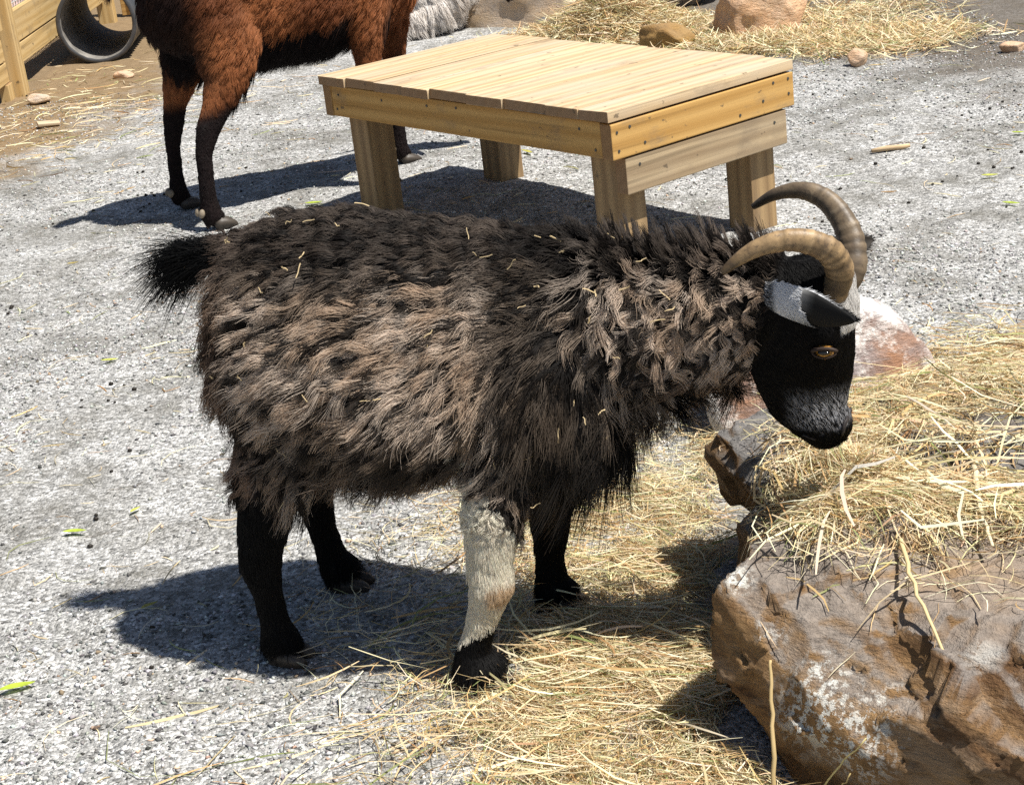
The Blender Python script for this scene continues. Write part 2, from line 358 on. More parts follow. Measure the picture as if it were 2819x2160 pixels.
rockP = blob_rock('boulder', (.60, 8.36, .14), (.68, .42, .42), M_rockP, 5, .10, 2.0, 6, rz=-.1)
tag(rockP, 'big pale tan boulder at the back behind the hay pile', 'rock')
rockO = blob_rock('boulder', (1.22, 7.24, .06), (.21, .17, .21), M_rockO, 5, .12, 2.2, 9, rz=.4)
tag(rockO, 'orange and cream stone standing at the end of the far hay pile', 'rock')
rockS = blob_rock('stone', (.80, 7.10, .04), (.13, .10, .085), M_rockS, 4, .14, 2.5, 12, rz=.2)
tag(rockS, 'low ochre stone half buried in the far hay pile, behind the platform', 'rock')
rockT = blob_rock('stone', (.335, 7.83, .03), (.055, .045, .06), M_rockB, 4, .14, 2.5, 14, rz=.2)
tag(rockT, 'small grey stone leaning against the pale tan boulder', 'rock')
for nm, loc, r, sd, lab in [('stone', (1.418, 6.30, .025), (.042,.036,.036), 21, 'small tan stone on the gravel past the far corner of the platform'),
                        ('stone', (1.955, 6.18, .02), (.05,.034,.026), 22, 'small pinkish stone on dark dirt at the far right edge'),
                        ('stone', (-1.62, 8.02, .012), (.05,.04,.024), 23, 'flat pinkish stone lying beside the black pipe'),
                        ('stone', (-1.93, 7.60, .015), (.055,.045,.026), 24, 'pale chalky stone at the foot of the fence post')]:
    tag(blob_rock(nm, loc, r, M_rockO if sd != 24 else M_rockP, 3, .15, 2.5, sd), lab, 'rock', kind=None)

ROCKS = [rockA, rockB, rockC]
bpy.context.view_layer.update()
_v, _f = [], []
for o in ROCKS:
    mw = np.array(o.matrix_world); v = verts(o) @ mw[:3, :3].T + mw[:3, 3]; b0 = len(_v)
    _v.extend(v.tolist()); _f.extend([[i+b0 for i in p.vertices] for p in o.data.polygons])
BV = BVHTree.FromPolygons(_v, _f)
_down = Vector((0, 0, -1))
def surf(x, y):
    z = gz(x, y)
    hot = (x > .15) & (x < 1.7) & (y > 1.0) & (y < 2.75)
    for i in np.nonzero(hot)[0]:
        h = BV.ray_cast(Vector((x[i], y[i], 1.5)), _down)
        if h[0] is not None and h[0].z > z[i]: z[i] = h[0].z
    return z

# ------------------------------------------------------------------ gravel stones (loose, uncountable)
def gravel(n, x0, x1, y0, y1, smin, smax, seed):
    g = np.random.default_rng(seed)
    x = g.uniform(x0, x1, n); y = g.uniform(y0, y1, n)
    x *= .28 + .72*(y/ y1) if False else 1.0
    keep = fbm(np.c_[x, y, 0*x]*2.2, 3, 5) + g.uniform(-.35, .35, n) > -.18; x, y = x[keep], y[keep]; n = len(x)
    s = smin + (smax - smin) * g.random(n)**2.4
    B = np.array([(1,0,0),(0,1,0),(-1,0,0),(0,-1,0),(0,0,1),(0,0,-1)], float)
    V = B[None]*(g.uniform(.55, 1.15, (n, 6, 1))); V += g.normal(0, .18, (n, 6, 3)); V *= (s[:, None]*np.c_[g.uniform(.8,1.3,n), g.uniform(.6,1.1,n), g.uniform(.45,.8,n)])[:, None]
    a = g.uniform(0, 6.28, n); ca, sa = np.cos(a)[:, None], np.sin(a)[:, None]
    V = np.stack([V[..., 0]*ca - V[..., 1]*sa, V[..., 0]*sa + V[..., 1]*ca, V[..., 2]], -1)
    V += np.c_[x, y, gz(x, y) + s*.2][:, None]
    T = np.array([(0,1,4),(1,2,4),(2,3,4),(3,0,4),(1,0,5),(2,1,5),(3,2,5),(0,3,5)])
    F = (T[None] + (np.arange(n)*6)[:, None, None]).reshape(-1, 3)
    k = g.random(n); base = np.interp(k, [0, .25, .6, .85, 1], [.05, .20, .36, .54, .80])
    tint = 1 + g.normal(0, .035, (n, 3)); tint[:, 2] *= .97; warm = g.random(n) < .06; tint[warm] *= np.array([1.1,.82,.6])
    return V.reshape(-1, 3), F, np.repeat(np.clip(base[:, None]*tint, 0, .85), 6, 0)
parts = [gravel(85000, -1.35, 1.3, 1.6, 4.0, .0012, .0066, 1), gravel(62000, -2.1, 2.1, 4.0, 7.6, .0018, .0068, 2)]
ofs = 0; Vs, Fs, Cs = [], [], []
for v, f, c in parts: Vs.append(v); Fs.append(f+ofs); Cs.append(c); ofs += len(v)
tag(mesh_np('gravel', np.concatenate(Vs), np.concatenate(Fs), M_stone, col=np.concatenate(Cs)), kind='stuff')

# droppings scattered over the gravel
g = np.random.default_rng(77); n = 110
ctr = np.array([(1.2,5.0),(1.5,4.6),(1.1,5.4),(-1.1,5.5),(-.9,3.6),(1.4,5.9),(-.8,2.9),(.9,4.3),(1.7,5.3),(-1.3,4.4)])
pk = g.integers(0, len(ctr), n); xy = ctr[pk] + g.normal(0, .30, (n, 2))*g.exponential(1, (n, 1))
bm = bmesh.new(); bmesh.ops.create_icosphere(bm, subdivisions=1, radius=1); bm.verts.ensure_lookup_table()
B = np.array([v.co for v in bm.verts]); T = np.array([[v.index for v in f.verts] for f in bm.faces]); bm.free()
s = g.uniform(.003, .006, n); V = B[None]*s[:, None, None]*np.array([1.15,.85,.85]); V += np.c_[xy, gz(xy[:,0], xy[:,1]) + s*.6][:, None]
tag(mesh_np('droppings', V.reshape(-1,3), (T[None]+(np.arange(n)*len(B))[:,None,None]).reshape(-1,3), M_dung, smooth=True), kind='stuff')

# ------------------------------------------------------------------ hay
def hay(name, xy, z_off, length, width, seed, pal, K=5, pitch=.15, curl=.5, az=None, follow=True, floor=False):
    g = np.random.default_rng(seed); n = len(xy); L = length; a = g.uniform(0, 2*math.pi, n) if az is None else az
    t = np.linspace(-.5, .5, K)
    bend = g.normal(0, curl, n); kink = (g.random(n) < .18)*g.normal(0, 1.0, n)
    ang = a[:, None] + bend[:, None]*t[None]*2 + np.where(t[None] > .1, kink[:, None], 0)
    dx = np.cos(ang); dy = np.sin(ang); st = L[:, None]/(K-1)
    px = np.cumsum(dx*st, 1); py = np.cumsum(dy*st, 1); px -= px.mean(1, keepdims=True); py -= py.mean(1, keepdims=True)
    px += xy[:, :1]; py += xy[:, 1:]
    pt = g.normal(0, pitch, n)
    if follow: base = surf(px.ravel(), py.ravel()).reshape(n, K)
    else: base = np.repeat(surf(xy[:, 0].copy(), xy[:, 1].copy())[:, None], K, 1)
    mean = base.max(1, keepdims=True); base = np.maximum(base, mean - .04) if False else base*.75 + mean*.25
    ok = (base.max(1) - base.min(1) < .05) | (g.random(n) < .012)
    if floor: ok = base.max(1) < .06
    pz = base + z_off[:, None] + pt[:, None]*L[:, None]*t[None] + np.abs(g.normal(0, .05, n))[:, None]*L[:, None]*(.25 - t[None]**2)
    pz = np.maximum(pz, base + .001)
    P = np.stack([px, py, pz], -1)
    side = np.stack([-dy, dx, 0*dx], -1); up = np.zeros_like(side); up[..., 2] = 1
    rl = g.uniform(-1.2, 1.2, n)[:, None, None]; tw = g.normal(0, .5, n)[:, None, None]*t[None, :, None]
    wv = side*np.cos(rl+tw) + up*np.sin(rl+tw)
    wid = width[:, None, None]*(1 - .55*np.abs(t[None, :, None]*2)**2)*.5
    V = np.stack([P - wv*wid, P + wv*wid], 2)[ok].reshape(-1, 3); n = int(ok.sum())
    k0 = (np.arange(n)[:, None]*K + np.arange(K-1)[None]).ravel()*2
    F = np.c_[k0, k0+1, k0+3, k0+2]
    pal = np.asarray(pal); c = pal[g.integers(0, len(pal), n)]*g.uniform(.75, 1.2, (n, 1)); c = c*(1+g.normal(0, .04, (n, 3)))
    C = np.repeat(np.clip(c, 0.01, .85), 2*K, 0)
    return V, F, C
PAL = [(.74,.60,.36)]*5 + [(.82,.72,.50)]*5 + [(.58,.40,.19)]*3 + [(.46,.42,.22)]*1 + [(.36,.22,.10)]*2 + [(.74,.66,.45)] + [(.30,.33,.13)]

def blobs(g, specs):
    out = []
    for (n, x, y, sx, sy, rot) in specs:
        p = g.normal(size=(n, 2))*np.array([sx, sy]); c, s_ = math.cos(rot), math.sin(rot)
        out.append(np.c_[p[:, 0]*c - p[:, 1]*s_ + x, p[:, 0]*s_ + p[:, 1]*c + y])
    return np.concatenate(out)
def hay_obj(name, groups):
    ofs = 0; Vs, Fs, Cs = [], [], []
    for v, f, c in groups: Vs.append(v); Fs.append(f+ofs); Cs.append(c); ofs += len(v)
    return tag(mesh_np(name, np.concatenate(Vs), np.concatenate(Fs), M_hay, col=np.concatenate(Cs), smooth=True), kind='stuff')
g = np.random.default_rng(3)
def strands(xy, seed, th, lm, lsd, wm, **k):
    gg = np.random.default_rng(seed); n = len(xy)
    return hay(None, xy, th*gg.random(n)**1.3, np.clip(gg.lognormal(math.log(lm), lsd, n), .012, lm*3.2), np.clip(gg.lognormal(math.log(wm), .35, n), wm*.4, wm*2.5), seed, PAL, **k)
# on the ground between the goat's forelegs and the boulders
xy = blobs(g, [(13500, .17, 2.36, .11, .20, 0), (8800, .11, 2.08, .11, .11, 0), (6000, .14, 2.72, .13, .16, 0), (6200, .17, 1.86, .11, .09, 0), (1000, -.03, 2.0, .12, .12, .3),
               (1500, -.12, 2.45, .12, .18, 0), (800, -.05, 1.82, .17, .04, 0), (200, -.30, 1.83, .14, .05, 0), (2200, .42, 2.80, .13, .10, 0)])
feet = np.array([(-.082+.012, 2.164), (.032, 2.351), (-.396, 2.292), (-.311, 2.51)]); nf = np.min(np.hypot(xy[:, None, 0]-feet[None, :, 0], xy[:, None, 1]-feet[None, :, 1]), 1)
xy = xy[(xy[:, 0] < .62) & (nf > .055) & (fbm(np.c_[xy*11, 0*xy[:, :1]], 3, 6) + g.uniform(-.5, .5, len(xy)) > -.18)]
h1 = strands(xy, 31, .034, .052, .5, .0012, floor=True)
xy = blobs(g, [(420, .12, 2.1, .14, .2, 0), (120, -.1, 2.2, .12, .2, 0), (160, .12, 1.85, .16, .08, 0)]); h1b = strands(xy, 32, .045, .11, .3, .0024, pitch=.16, floor=True)
hay_obj('hay', [h1, h1b])
# on and behind the boulders
xy = blobs(g, [(10500, .54, 2.33, .14, .10, 0), (8500, .85, 2.32, .18, .12, 0), (5000, .45, 2.10, .08, .06, 0), (3800, .62, 2.02, .12, .07, 0), (1300, .36, 2.02, .05, .05, 0), (1300, .78, 1.90, .12, .10, 0)])
edge = lambda p: p[:, 1] - (1.93 - .89*(p[:, 0]-.233))
bare = ((xy[:, 0] < .37) & (xy[:, 1] < 2.26) & (xy[:, 1] > 2.03)) | ((xy[:, 0] < .41) & (xy[:, 1] > 2.22)) | ((xy[:, 0] < .33) & (xy[:, 1] < 2.1))
xy = xy[(xy[:, 0] > .25) & ~(bare & (g.random(len(xy)) < .93)) & (edge(xy) > .085 + .06*fbm(np.c_[xy*9, xy[:, :1]], 2, 1)) & (fbm(np.c_[xy*7.0, 0*xy[:, :1]], 3, 3) + g.uniform(-.35, .35, len(xy)) > -.12) & ~((np.hypot((xy[:, 0]-.56)/.075, (xy[:, 1]-2.10)/.05) < 1) & (g.random(len(xy)) < .9))]
h2 = strands(xy, 41, .030, .055, .5, .0012)
xy = blobs(g, [(330, .50, 2.15, .15, .14, 0), (260, .8, 2.35, .2, .16, 0)]); xy = xy[(xy[:, 0] > .3) & (edge(xy) > .08)]; h2b = strands(xy, 42, .050, .11, .35, .0027, pitch=.2)
xy = blobs(g, [(6500, .95, 2.86, .20, .14, 0), (2600, 1.15, 2.6, .12, .2, 0), (1200, 1.0, 3.15, .15, .1, 0)]); h2d = None
xy2 = blobs(g, [(20, .50, 2.05, .10, .08, 0), (22, .66, 2.12, .12, .12, 0), (10, .9, 2.35, .15, .1, 0)]); xy2 = xy2[(xy2[:, 0] > .33) & (edge(xy2) > .04)]
gq = np.random.default_rng(44); h2d = hay(None, xy2, gq.uniform(.015, .05, len(xy2)), gq.uniform(.06, .17, len(xy2)), gq.uniform(.0032, .0058, len(xy2)), 44, [(.80,.72,.54), (.84,.79,.66), (.70,.56,.32)], pitch=.18, curl=.25)
h2c = strands(xy, 43, .05, .07, .4, .0019)
xy = blobs(g, [(2600, .445, 2.125, .055, .05, 0)]); hm = .085*np.exp(-((xy[:, 0]-.445)**2 + (xy[:, 1]-2.125)**2)/.0045); n = len(xy); gq = np.random.default_rng(45)
h2e = hay(None, xy, hm*gq.random(n)**.6, gq.uniform(.03, .09, n), gq.uniform(.0008, .0022, n), 45, PAL, pitch=.25)
hay_obj('hay', [h2, h2b, h2c, h2d, h2e])
# far pile
xy = blobs(g, [(5200, .55, 7.55, .20, .13, -.3), (4200, .85, 7.38, .17, .14, -.3), (5200, 1.35, 6.86, .24, .10, -.35), (2600, 1.62, 6.66, .17, .14, 0), (1500, 1.6, 7.35, .2, .2, 0), (900, 1.05, 6.98, .12, .05, 0)])
hump = .19*np.exp(-(((xy[:, 0]-.62)/.28)**2 + ((xy[:, 1]-7.55)/.2)**2))
gg = np.random.default_rng(51); n = len(xy)
h3 = hay(None, xy, (hump + .03)*gg.random(n)**.7, gg.uniform(.04, .15, n), gg.uniform(.002, .0055, n), 51, PAL, pitch=.35)
hay_obj('hay', [h3])
# single straws strewn over the gravel
xy = np.c_[g.uniform(-1.1, 1.0, 900), g.uniform(1.75, 3.9, 900)]; h4 = strands(xy, 61, .003, .045, .5, .0016, pitch=.02)
xy = np.c_[g.uniform(-2.0, 2.0, 800), g.uniform(3.9, 8.0, 800)]; h4b = strands(xy, 62, .003, .06, .5, .0024, pitch=.02)
xy = blobs(g, [(460, -1.7, 7.6, .35, .55, 0), (200, -1.6, 6.6, .3, .4, 0)]); h4c = strands(xy, 63, .006, .09, .45, .0036, pitch=.05)
xy = np.c_[g.uniform(-.6, .2, 60), g.uniform(1.75, 2.2, 60)]; h4d = strands(xy, 64, .006, .12, .35, .0028, pitch=.03)
hay_obj('straw_litter', [h4, h4b, h4c, h4d])

# tall bent straws leaning on the boulder
def straw(pts, r, col, label):
    P = np.array(pts, float); n = 14; tt = np.linspace(0, len(P)-1, n); Q = np.c_[[np.interp(tt, range(len(P)), P[:, k]) for k in range(3)]].T
    Q += np.random.default_rng(int(P[0,0]*1e4)).normal(0, .0012, Q.shape)
    bm = bmesh.new(); loft(bm, [(*q, r*(1-.5*i/n), r*.6*(1-.5*i/n)) for i, q in enumerate(Q)], (1, 0, 0), 6)
    o = bm_obj('straw_stem', bm, M_hay, smooth=True); set_col(o.data, np.repeat([col], len(o.data.vertices), 0))
    tag(o, label, 'straw', 'long straws against the boulder')
straw([(.255,1.735,.0),(.262,1.755,.09),(.268,1.785,.155),(.272,1.80,.19)], .0034, (.60,.45,.22), 'tallest thick straw leaning against the left end of the rusty boulder')
straw([(.285,1.745,.0),(.325,1.72,.07),(.362,1.70,.13)], .0018, (.60,.50,.22), 'thin straw slanting up past the white lichen on the boulder')
straw([(.30,1.74,.0),(.327,1.725,.04),(.345,1.71,.075)], .0016, (.55,.42,.18), 'short thin straw low in front of the white lichen on the boulder')
straw([(.465,1.93,.27),(.452,1.83,.262),(.458,1.76,.235),(.475,1.695,.175)], .0032, (.68,.55,.30), 'long pale straw hanging over the boulder\'s front edge')
straw([(.60,2.06,.29),(.575,1.96,.285),(.565,1.88,.265)], .0040, (.76,.66,.46), 'broad bleached straw lying across the boulder top')

# ------------------------------------------------------------------ low wooden platform
TH = math.atan2(-.798, .602)
tbl = empty('wooden_platform', (.301, 3.942, 0), TH)
tag(tbl, 'low wooden platform table of pale planks on four square legs', 'table')
def board(name, x0, x1, y0, y1, z0, z1, mat, parent, longx=True, bev=.003, jag=0.0):
    """box with its length along local X (grain direction)"""
    lx, ly, lz = x1-x0, y1-y0, z1-z0; dims = sorted([(lx,'x'),(ly,'y'),(lz,'z')], reverse=True)
    ax = dims[0][1]
    if ax == 'x': s, rot = (lx, ly, lz), (0,0,0)
    elif ax == 'y': s, rot = (ly, lx, lz), (0,0,math.pi/2)
    else: s, rot = (lz, ly, lx), (0,-math.pi/2,0)
    bm = bmesh.new(); bmesh.ops.create_cube(bm, size=1.0)
    for v in bm.verts: v.co = Vector((v.co.x*s[0], v.co.y*s[1], v.co.z*s[2]))
    bmesh.ops.bevel(bm, geom=bm.edges[:], offset=bev, segments=2, affect='EDGES', profile=.6)
    if jag:
        for v in bm.verts: v.co += Vector(np.random.default_rng(int(abs(v.co.x*1e5+v.co.y*7e4+x0*1e5)) % 99991).normal(0, jag, 3))
    o = bm_obj(name, bm, mat, parent); o.location = ((x0+x1)/2, (y0+y1)/2, (z0+z1)/2); o.rotation_euler = rot; return o
HT, W_, L_ = .425, .632, 1.229
edges = [0,.095,.131,.271,.409,.526,.69,.838,1.008,1.127,1.229]
rr = random.Random(4)
for a, b in zip(edges, edges[1:]):
    dz = rr.uniform(-.0015, .001); p = board('plank', -L_+a+.0004, -L_+b-.0004, -.006+rr.uniform(-.006,.005), W_+.004+rr.uniform(-.004,.006), HT-.025+dz, HT+dz, M_top, tbl, bev=.0012, jag=.0005)
zr1 = HT-.028; zr0 = zr1-.089
board('rail', -.038, .0, 0, W_, zr0, zr1-.003, M_rail, tbl); board('rail', -L_, -L_+.038, 0, W_, zr0, zr1, M_rail, tbl)
board('rail', -L_+.0395, -.0395, .002, .040, zr0+.001, zr1, M_rail, tbl); board('rail', -L_+.0395, -.0395, W_-.040, W_-.002, zr0+.001, zr1, M_rail, tbl)
zb1 = zr0-.004
board('brace', -.041, -.003, .040, W_-.03, zb1-.089, zb1, M_brace, tbl)
for x0 in (-.131, -1.179):
    for y0 in (.042, W_-.131): board('leg', x0, x0+.089, y0, y0+.089, -.03, HT-.027, M_leg, tbl, bev=.004)
def screw(x, y, z, n):
    bm = bmesh.new(); bmesh.ops.create_cone(bm, cap_ends=True, segments=8, radius1=.0042, radius2=.0036, depth=.003)
    o = bm_obj('screw', bm, M_screw, tbl); o.location = (x, y, z); o.rotation_euler = (0, math.pi/2, 0) if n == 'x' else (math.pi/2, 0, 0)
zc = (zr0+zr1)/2
for y, z in [(.018,zc+.02),(.02,zc-.025),(.06,zc+.026),(.105,zc-.022),(W_-.02,zc+.028),(W_-.02,zc-.01),(W_-.075,zc+.028),(W_-.115,zc-.01),(W_-.2,zc-.028)]: screw(.0, y, z, 'x')
for x, z in [(-L_+.075,zc+.02),(-L_+.06,zc-.022),(-L_+.29,zc+.022),(-.60,zc+.03),(-.115,zc+.022),(-.062,zc-.025),(-L_+.5,zc+.025)]: screw(x, .002, z, 'y')
for y, z in [(.085,zb1-.022),(W_-.075,zb1-.025)]: screw(-.003, y, z, 'x')

# ------------------------------------------------------------------ fence, gate, pipe
fen = empty('wooden_fence', (-2.08, 9.0, 0)); tag(fen, 'yellow pine board fence with wire panel running back beside the pipe', 'fence')
board('post', -.045, .045, -1.19, -1.10, -.05, 1.3, M_fence, fen); board('post', -.045, .045, 1.1, 1.19, -.05, 1.3, M_fence, fen)
board('rail', -.035, .005, -1.095, 1.095, .215, .355, M_fence, fen); board('rail', -.035, .003, -1.095, 1.095, .118, .207, M_fence, fen)
board('rail', -.04, .04, -1.095, 1.095, 1.15, 1.19, M_fence, fen)
bm = bmesh.new()
def wire(bm, a, b, r=.0028):
    loft(bm, [(*a, r, r), (*b, r, r)], (0.3, .2, .9) if abs(a[2]-b[2]) < .01 else (1, 0, 0), 5)
for z in [.38,.40,.43,.46,.51,.56,.66,.76,.86,.96,1.06]: wire(bm, (-.02, -1.1, z), (-.02, 1.1, z))
for y in np.arange(-1.05, 1.1, .05): wire(bm, (-.026, y, .357), (-.026, y, 1.15))
bm_obj('wire_mesh', bm, M_wire, fen)
gate = empty('wooden_gate', (-2.10, 7.0, 0)); tag(gate, 'pine gate frame at the left edge, left of the fence post', 'gate')
board('gate_board', -.03, .012, -.9, .79, .17, .30, M_fence, gate); board('gate_board', -.03, .010, -.9, .80, .075, .162, M_fence, gate)
board('stile', -.03, .03, .70, .795, .303, 1.2, M_fence, gate); board('gate_foot', -.025, .02, .72, .80, -.03, .073, M_fence, gate)
board('stile', -.03, .03, -.9, -.81, .303, 1.2, M_fence, gate)
back = empty('wooden_fence', (-1.75, 10.35, 0)); tag(back, 'far cross fence of golden boards seen through the pipe', 'fence')
board('rail', -.28, .45, -.02, .02, .0, .115, M_rail, back); board('rail', -.28, .45, -.02, .02, .12, .40, M_fence, back); board('post', -.13, -.05, -.09, -.022, -.03, 1.1, M_fence, back)
pv = mesh_np('paving', [(-9,4,.006),(-2.3,4,.006),(-2.3,16,.006),(-9,16,.006)], [[0,1,2,3]], M_paving); tag(pv, kind='structure')
def tube_shell(bm, prof, n=56):
    rings = []
    for (y, r) in prof: rings.append([bm.verts.new((r*math.cos(2*math.pi*k/n), y, r*math.sin(2*math.pi*k/n))) for k in range(n)])
    for a, b in zip(rings, rings[1:]):
        for k in range(n): bm.faces.new((a[k], b[k], b[(k+1)%n], a[(k+1)%n]))
pipe = empty('drain_pipe', (-1.83, 8.62, .185), R(3)); tag(pipe, 'black corrugated plastic drain pipe lying open towards the camera', 'pipe')
bm = bmesh.new(); Lp = .95
tube_shell(bm, [(y, .191 + .005*math.sin(y*2*math.pi/.062)) for y in np.linspace(.012, Lp-.012, 120)]); bm_obj('outer_shell', bm, M_pipe, pipe, True)
bm = bmesh.new(); tube_shell(bm, [(y, .176 + .0030*math.sin(y*2*math.pi/.031)) for y in np.linspace(Lp-.004, .004, 200)]); bm_obj('inner_liner', bm, M_pipe_in, pipe, True)
for y0 in (0, Lp-.012):
    bm = bmesh.new(); tube_shell(bm, [(y0, .177), (y0-.002, .180), (y0-.002, .194), (y0+.002, .197), (y0+.02, .197), (y0+.02, .177), (y0, .177)])
    for v in bm.verts: v.co += v.co.normalized()*float(vnoise(np.array([v.co])*60, 2)[0])*.002
    bm_obj('rim', bm, M_pipe, pipe, True)

# ------------------------------------------------------------------ leaves, chip, twig
def leaf(loc, ln, az, col, label, curl=.3, wd=.32):
    n = 9; V, F = [], []
    for i in range(n):
        s = i/(n-1); wv = wd*ln*math.sin(math.pi*min(1, s*.94+.04))**.8*.5; z = .004 + ln*curl*(s-.5)**2
        for k in (-1, 0, 1): V.append(((s-.5)*ln, wv*k + .06*ln*math.sin(s*4), z + abs(k)*wv*.45))
    for i in range(n-1):
        for k in (0, 1): a = i*3+k; F.append((a, a+3, a+4, a+1))
    o = mesh_np('fallen_leaf', V, F, M_leaf, smooth=True, col=np.repeat([col], len(V), 0)*np.random.default_rng(int(ln*1e5)).uniform(.8,1.15,(len(V),1)))
    o.location = (*loc, float(gz(np.array([loc[0]]), np.array([loc[1]]))[0]) + .003); o.rotation_euler = (0, .1, az); tag(o, label, 'leaf', 'fallen green leaves on the gravel')
GR = (.42,.52,.06); YG = (.55,.58,.12)
leaf((-.819,2.844), .042, .15, GR, 'long green leaf on sunlit gravel behind the black goat\'s shadow'); leaf((-.72,2.914), .03, 1.2, YG, 'curled pale green leaf just left of the black goat\'s hind leg')
leaf((-.932,3.822), .04, .3, YG, 'yellow-green leaf on the gravel left of the black goat\'s flank'); leaf((-.798,2.294), .055, .5, GR, 'long yellow-green leaf at the lower left edge')
leaf((-.629,2.508), .035, .9, (.40,.36,.08), 'olive leaf lying inside the black goat\'s shadow'); leaf((-.536,5.116), .055, .4, GR, 'green leaf between the brown goat\'s feet and the platform')
leaf((.139,5.437), .05, -.8, (.50,.46,.10), 'olive leaf on the gravel seen beneath the platform'); leaf((1.377,4.554), .05, .2, YG, 'green leaf on gravel right of the platform, above the far horn')
leaf((1.342,4.259), .045, -.2, GR, 'green leaf on gravel right of the goat\'s horns'); leaf((1.585,4.959), .04, .1, GR, 'small green leaf at the far right edge')
leaf((-1.208,4.759), .035, .6, (.45,.36,.10), 'small tan leaf left of the brown goat\'s shadow')
o = board('wood_chip', -.045, .045, -.022, .022, 0, .012, M_top, None); o.location = (-1.754, 6.993, .012); o.rotation_euler = (.12, .1, .35); tag(o, 'pale flat wood chip lying near the fence', 'wood chip')
bm = bmesh.new(); loft(bm, [(-.06,0,0,.006,.006),(-.02,.003,.002,.008,.008),(.03,-.002,.001,.008,.007),(.055,.0,.002,.006,.005)], (0,0,1), 8)
o = bm_obj('stick', bm, M_top, smooth=True); o.location = (1.202, 4.941, .01); o.rotation_euler = (0,0,.05); tag(o, 'short pale stick on the gravel right of the platform', 'stick')

# ------------------------------------------------------------------ animals
def sample(o, n, seed):
    me = o.data; me.calc_loop_triangles(); nt = len(me.loop_triangles); t = np.empty(nt*3, np.int32); me.loop_triangles.foreach_get('vertices', t); t = t.reshape(-1, 3)
    V = verts(o); N = normals(o); a, b, c = V[t[:, 0]], V[t[:, 1]], V[t[:, 2]]
    ar = np.linalg.norm(np.cross(b-a, c-a), axis=1); cd = np.cumsum(ar); g = np.random.default_rng(seed)
    k = np.searchsorted(cd, g.random(n)*cd[-1]); r1 = np.sqrt(g.random(n))[:, None]; r2 = g.random(n)[:, None]
    wa, wb, wc = 1-r1, r1*(1-r2), r1*r2
    return a[k]*wa + b[k]*wb + c[k]*wc, unit(N[t[k, 0]]*wa + N[t[k, 1]]*wb + N[t[k, 2]]*wc)

def curves_obj(name, P, rad, colr, mat, parent):
    n, K = P.shape[:2]; c = bpy.data.hair_curves.new(name); c.add_curves([K]*n)
    c.points.foreach_set('position', P.astype(np.float32).ravel())
    a = c.attributes.get('radius') or c.attributes.new('radius', 'FLOAT', 'POINT'); a.data.foreach_set('value', rad.astype(np.float32).ravel())
    a = c.attributes.new('Col', 'FLOAT_COLOR', 'POINT'); a.data.foreach_set('color', np.concatenate([colr, np.ones((n, K, 1))], 2).astype(np.float32).ravel())
    c.materials.append(mat); o = bpy.data.objects.new(name, c); COL.link(o); o.parent = parent; return o

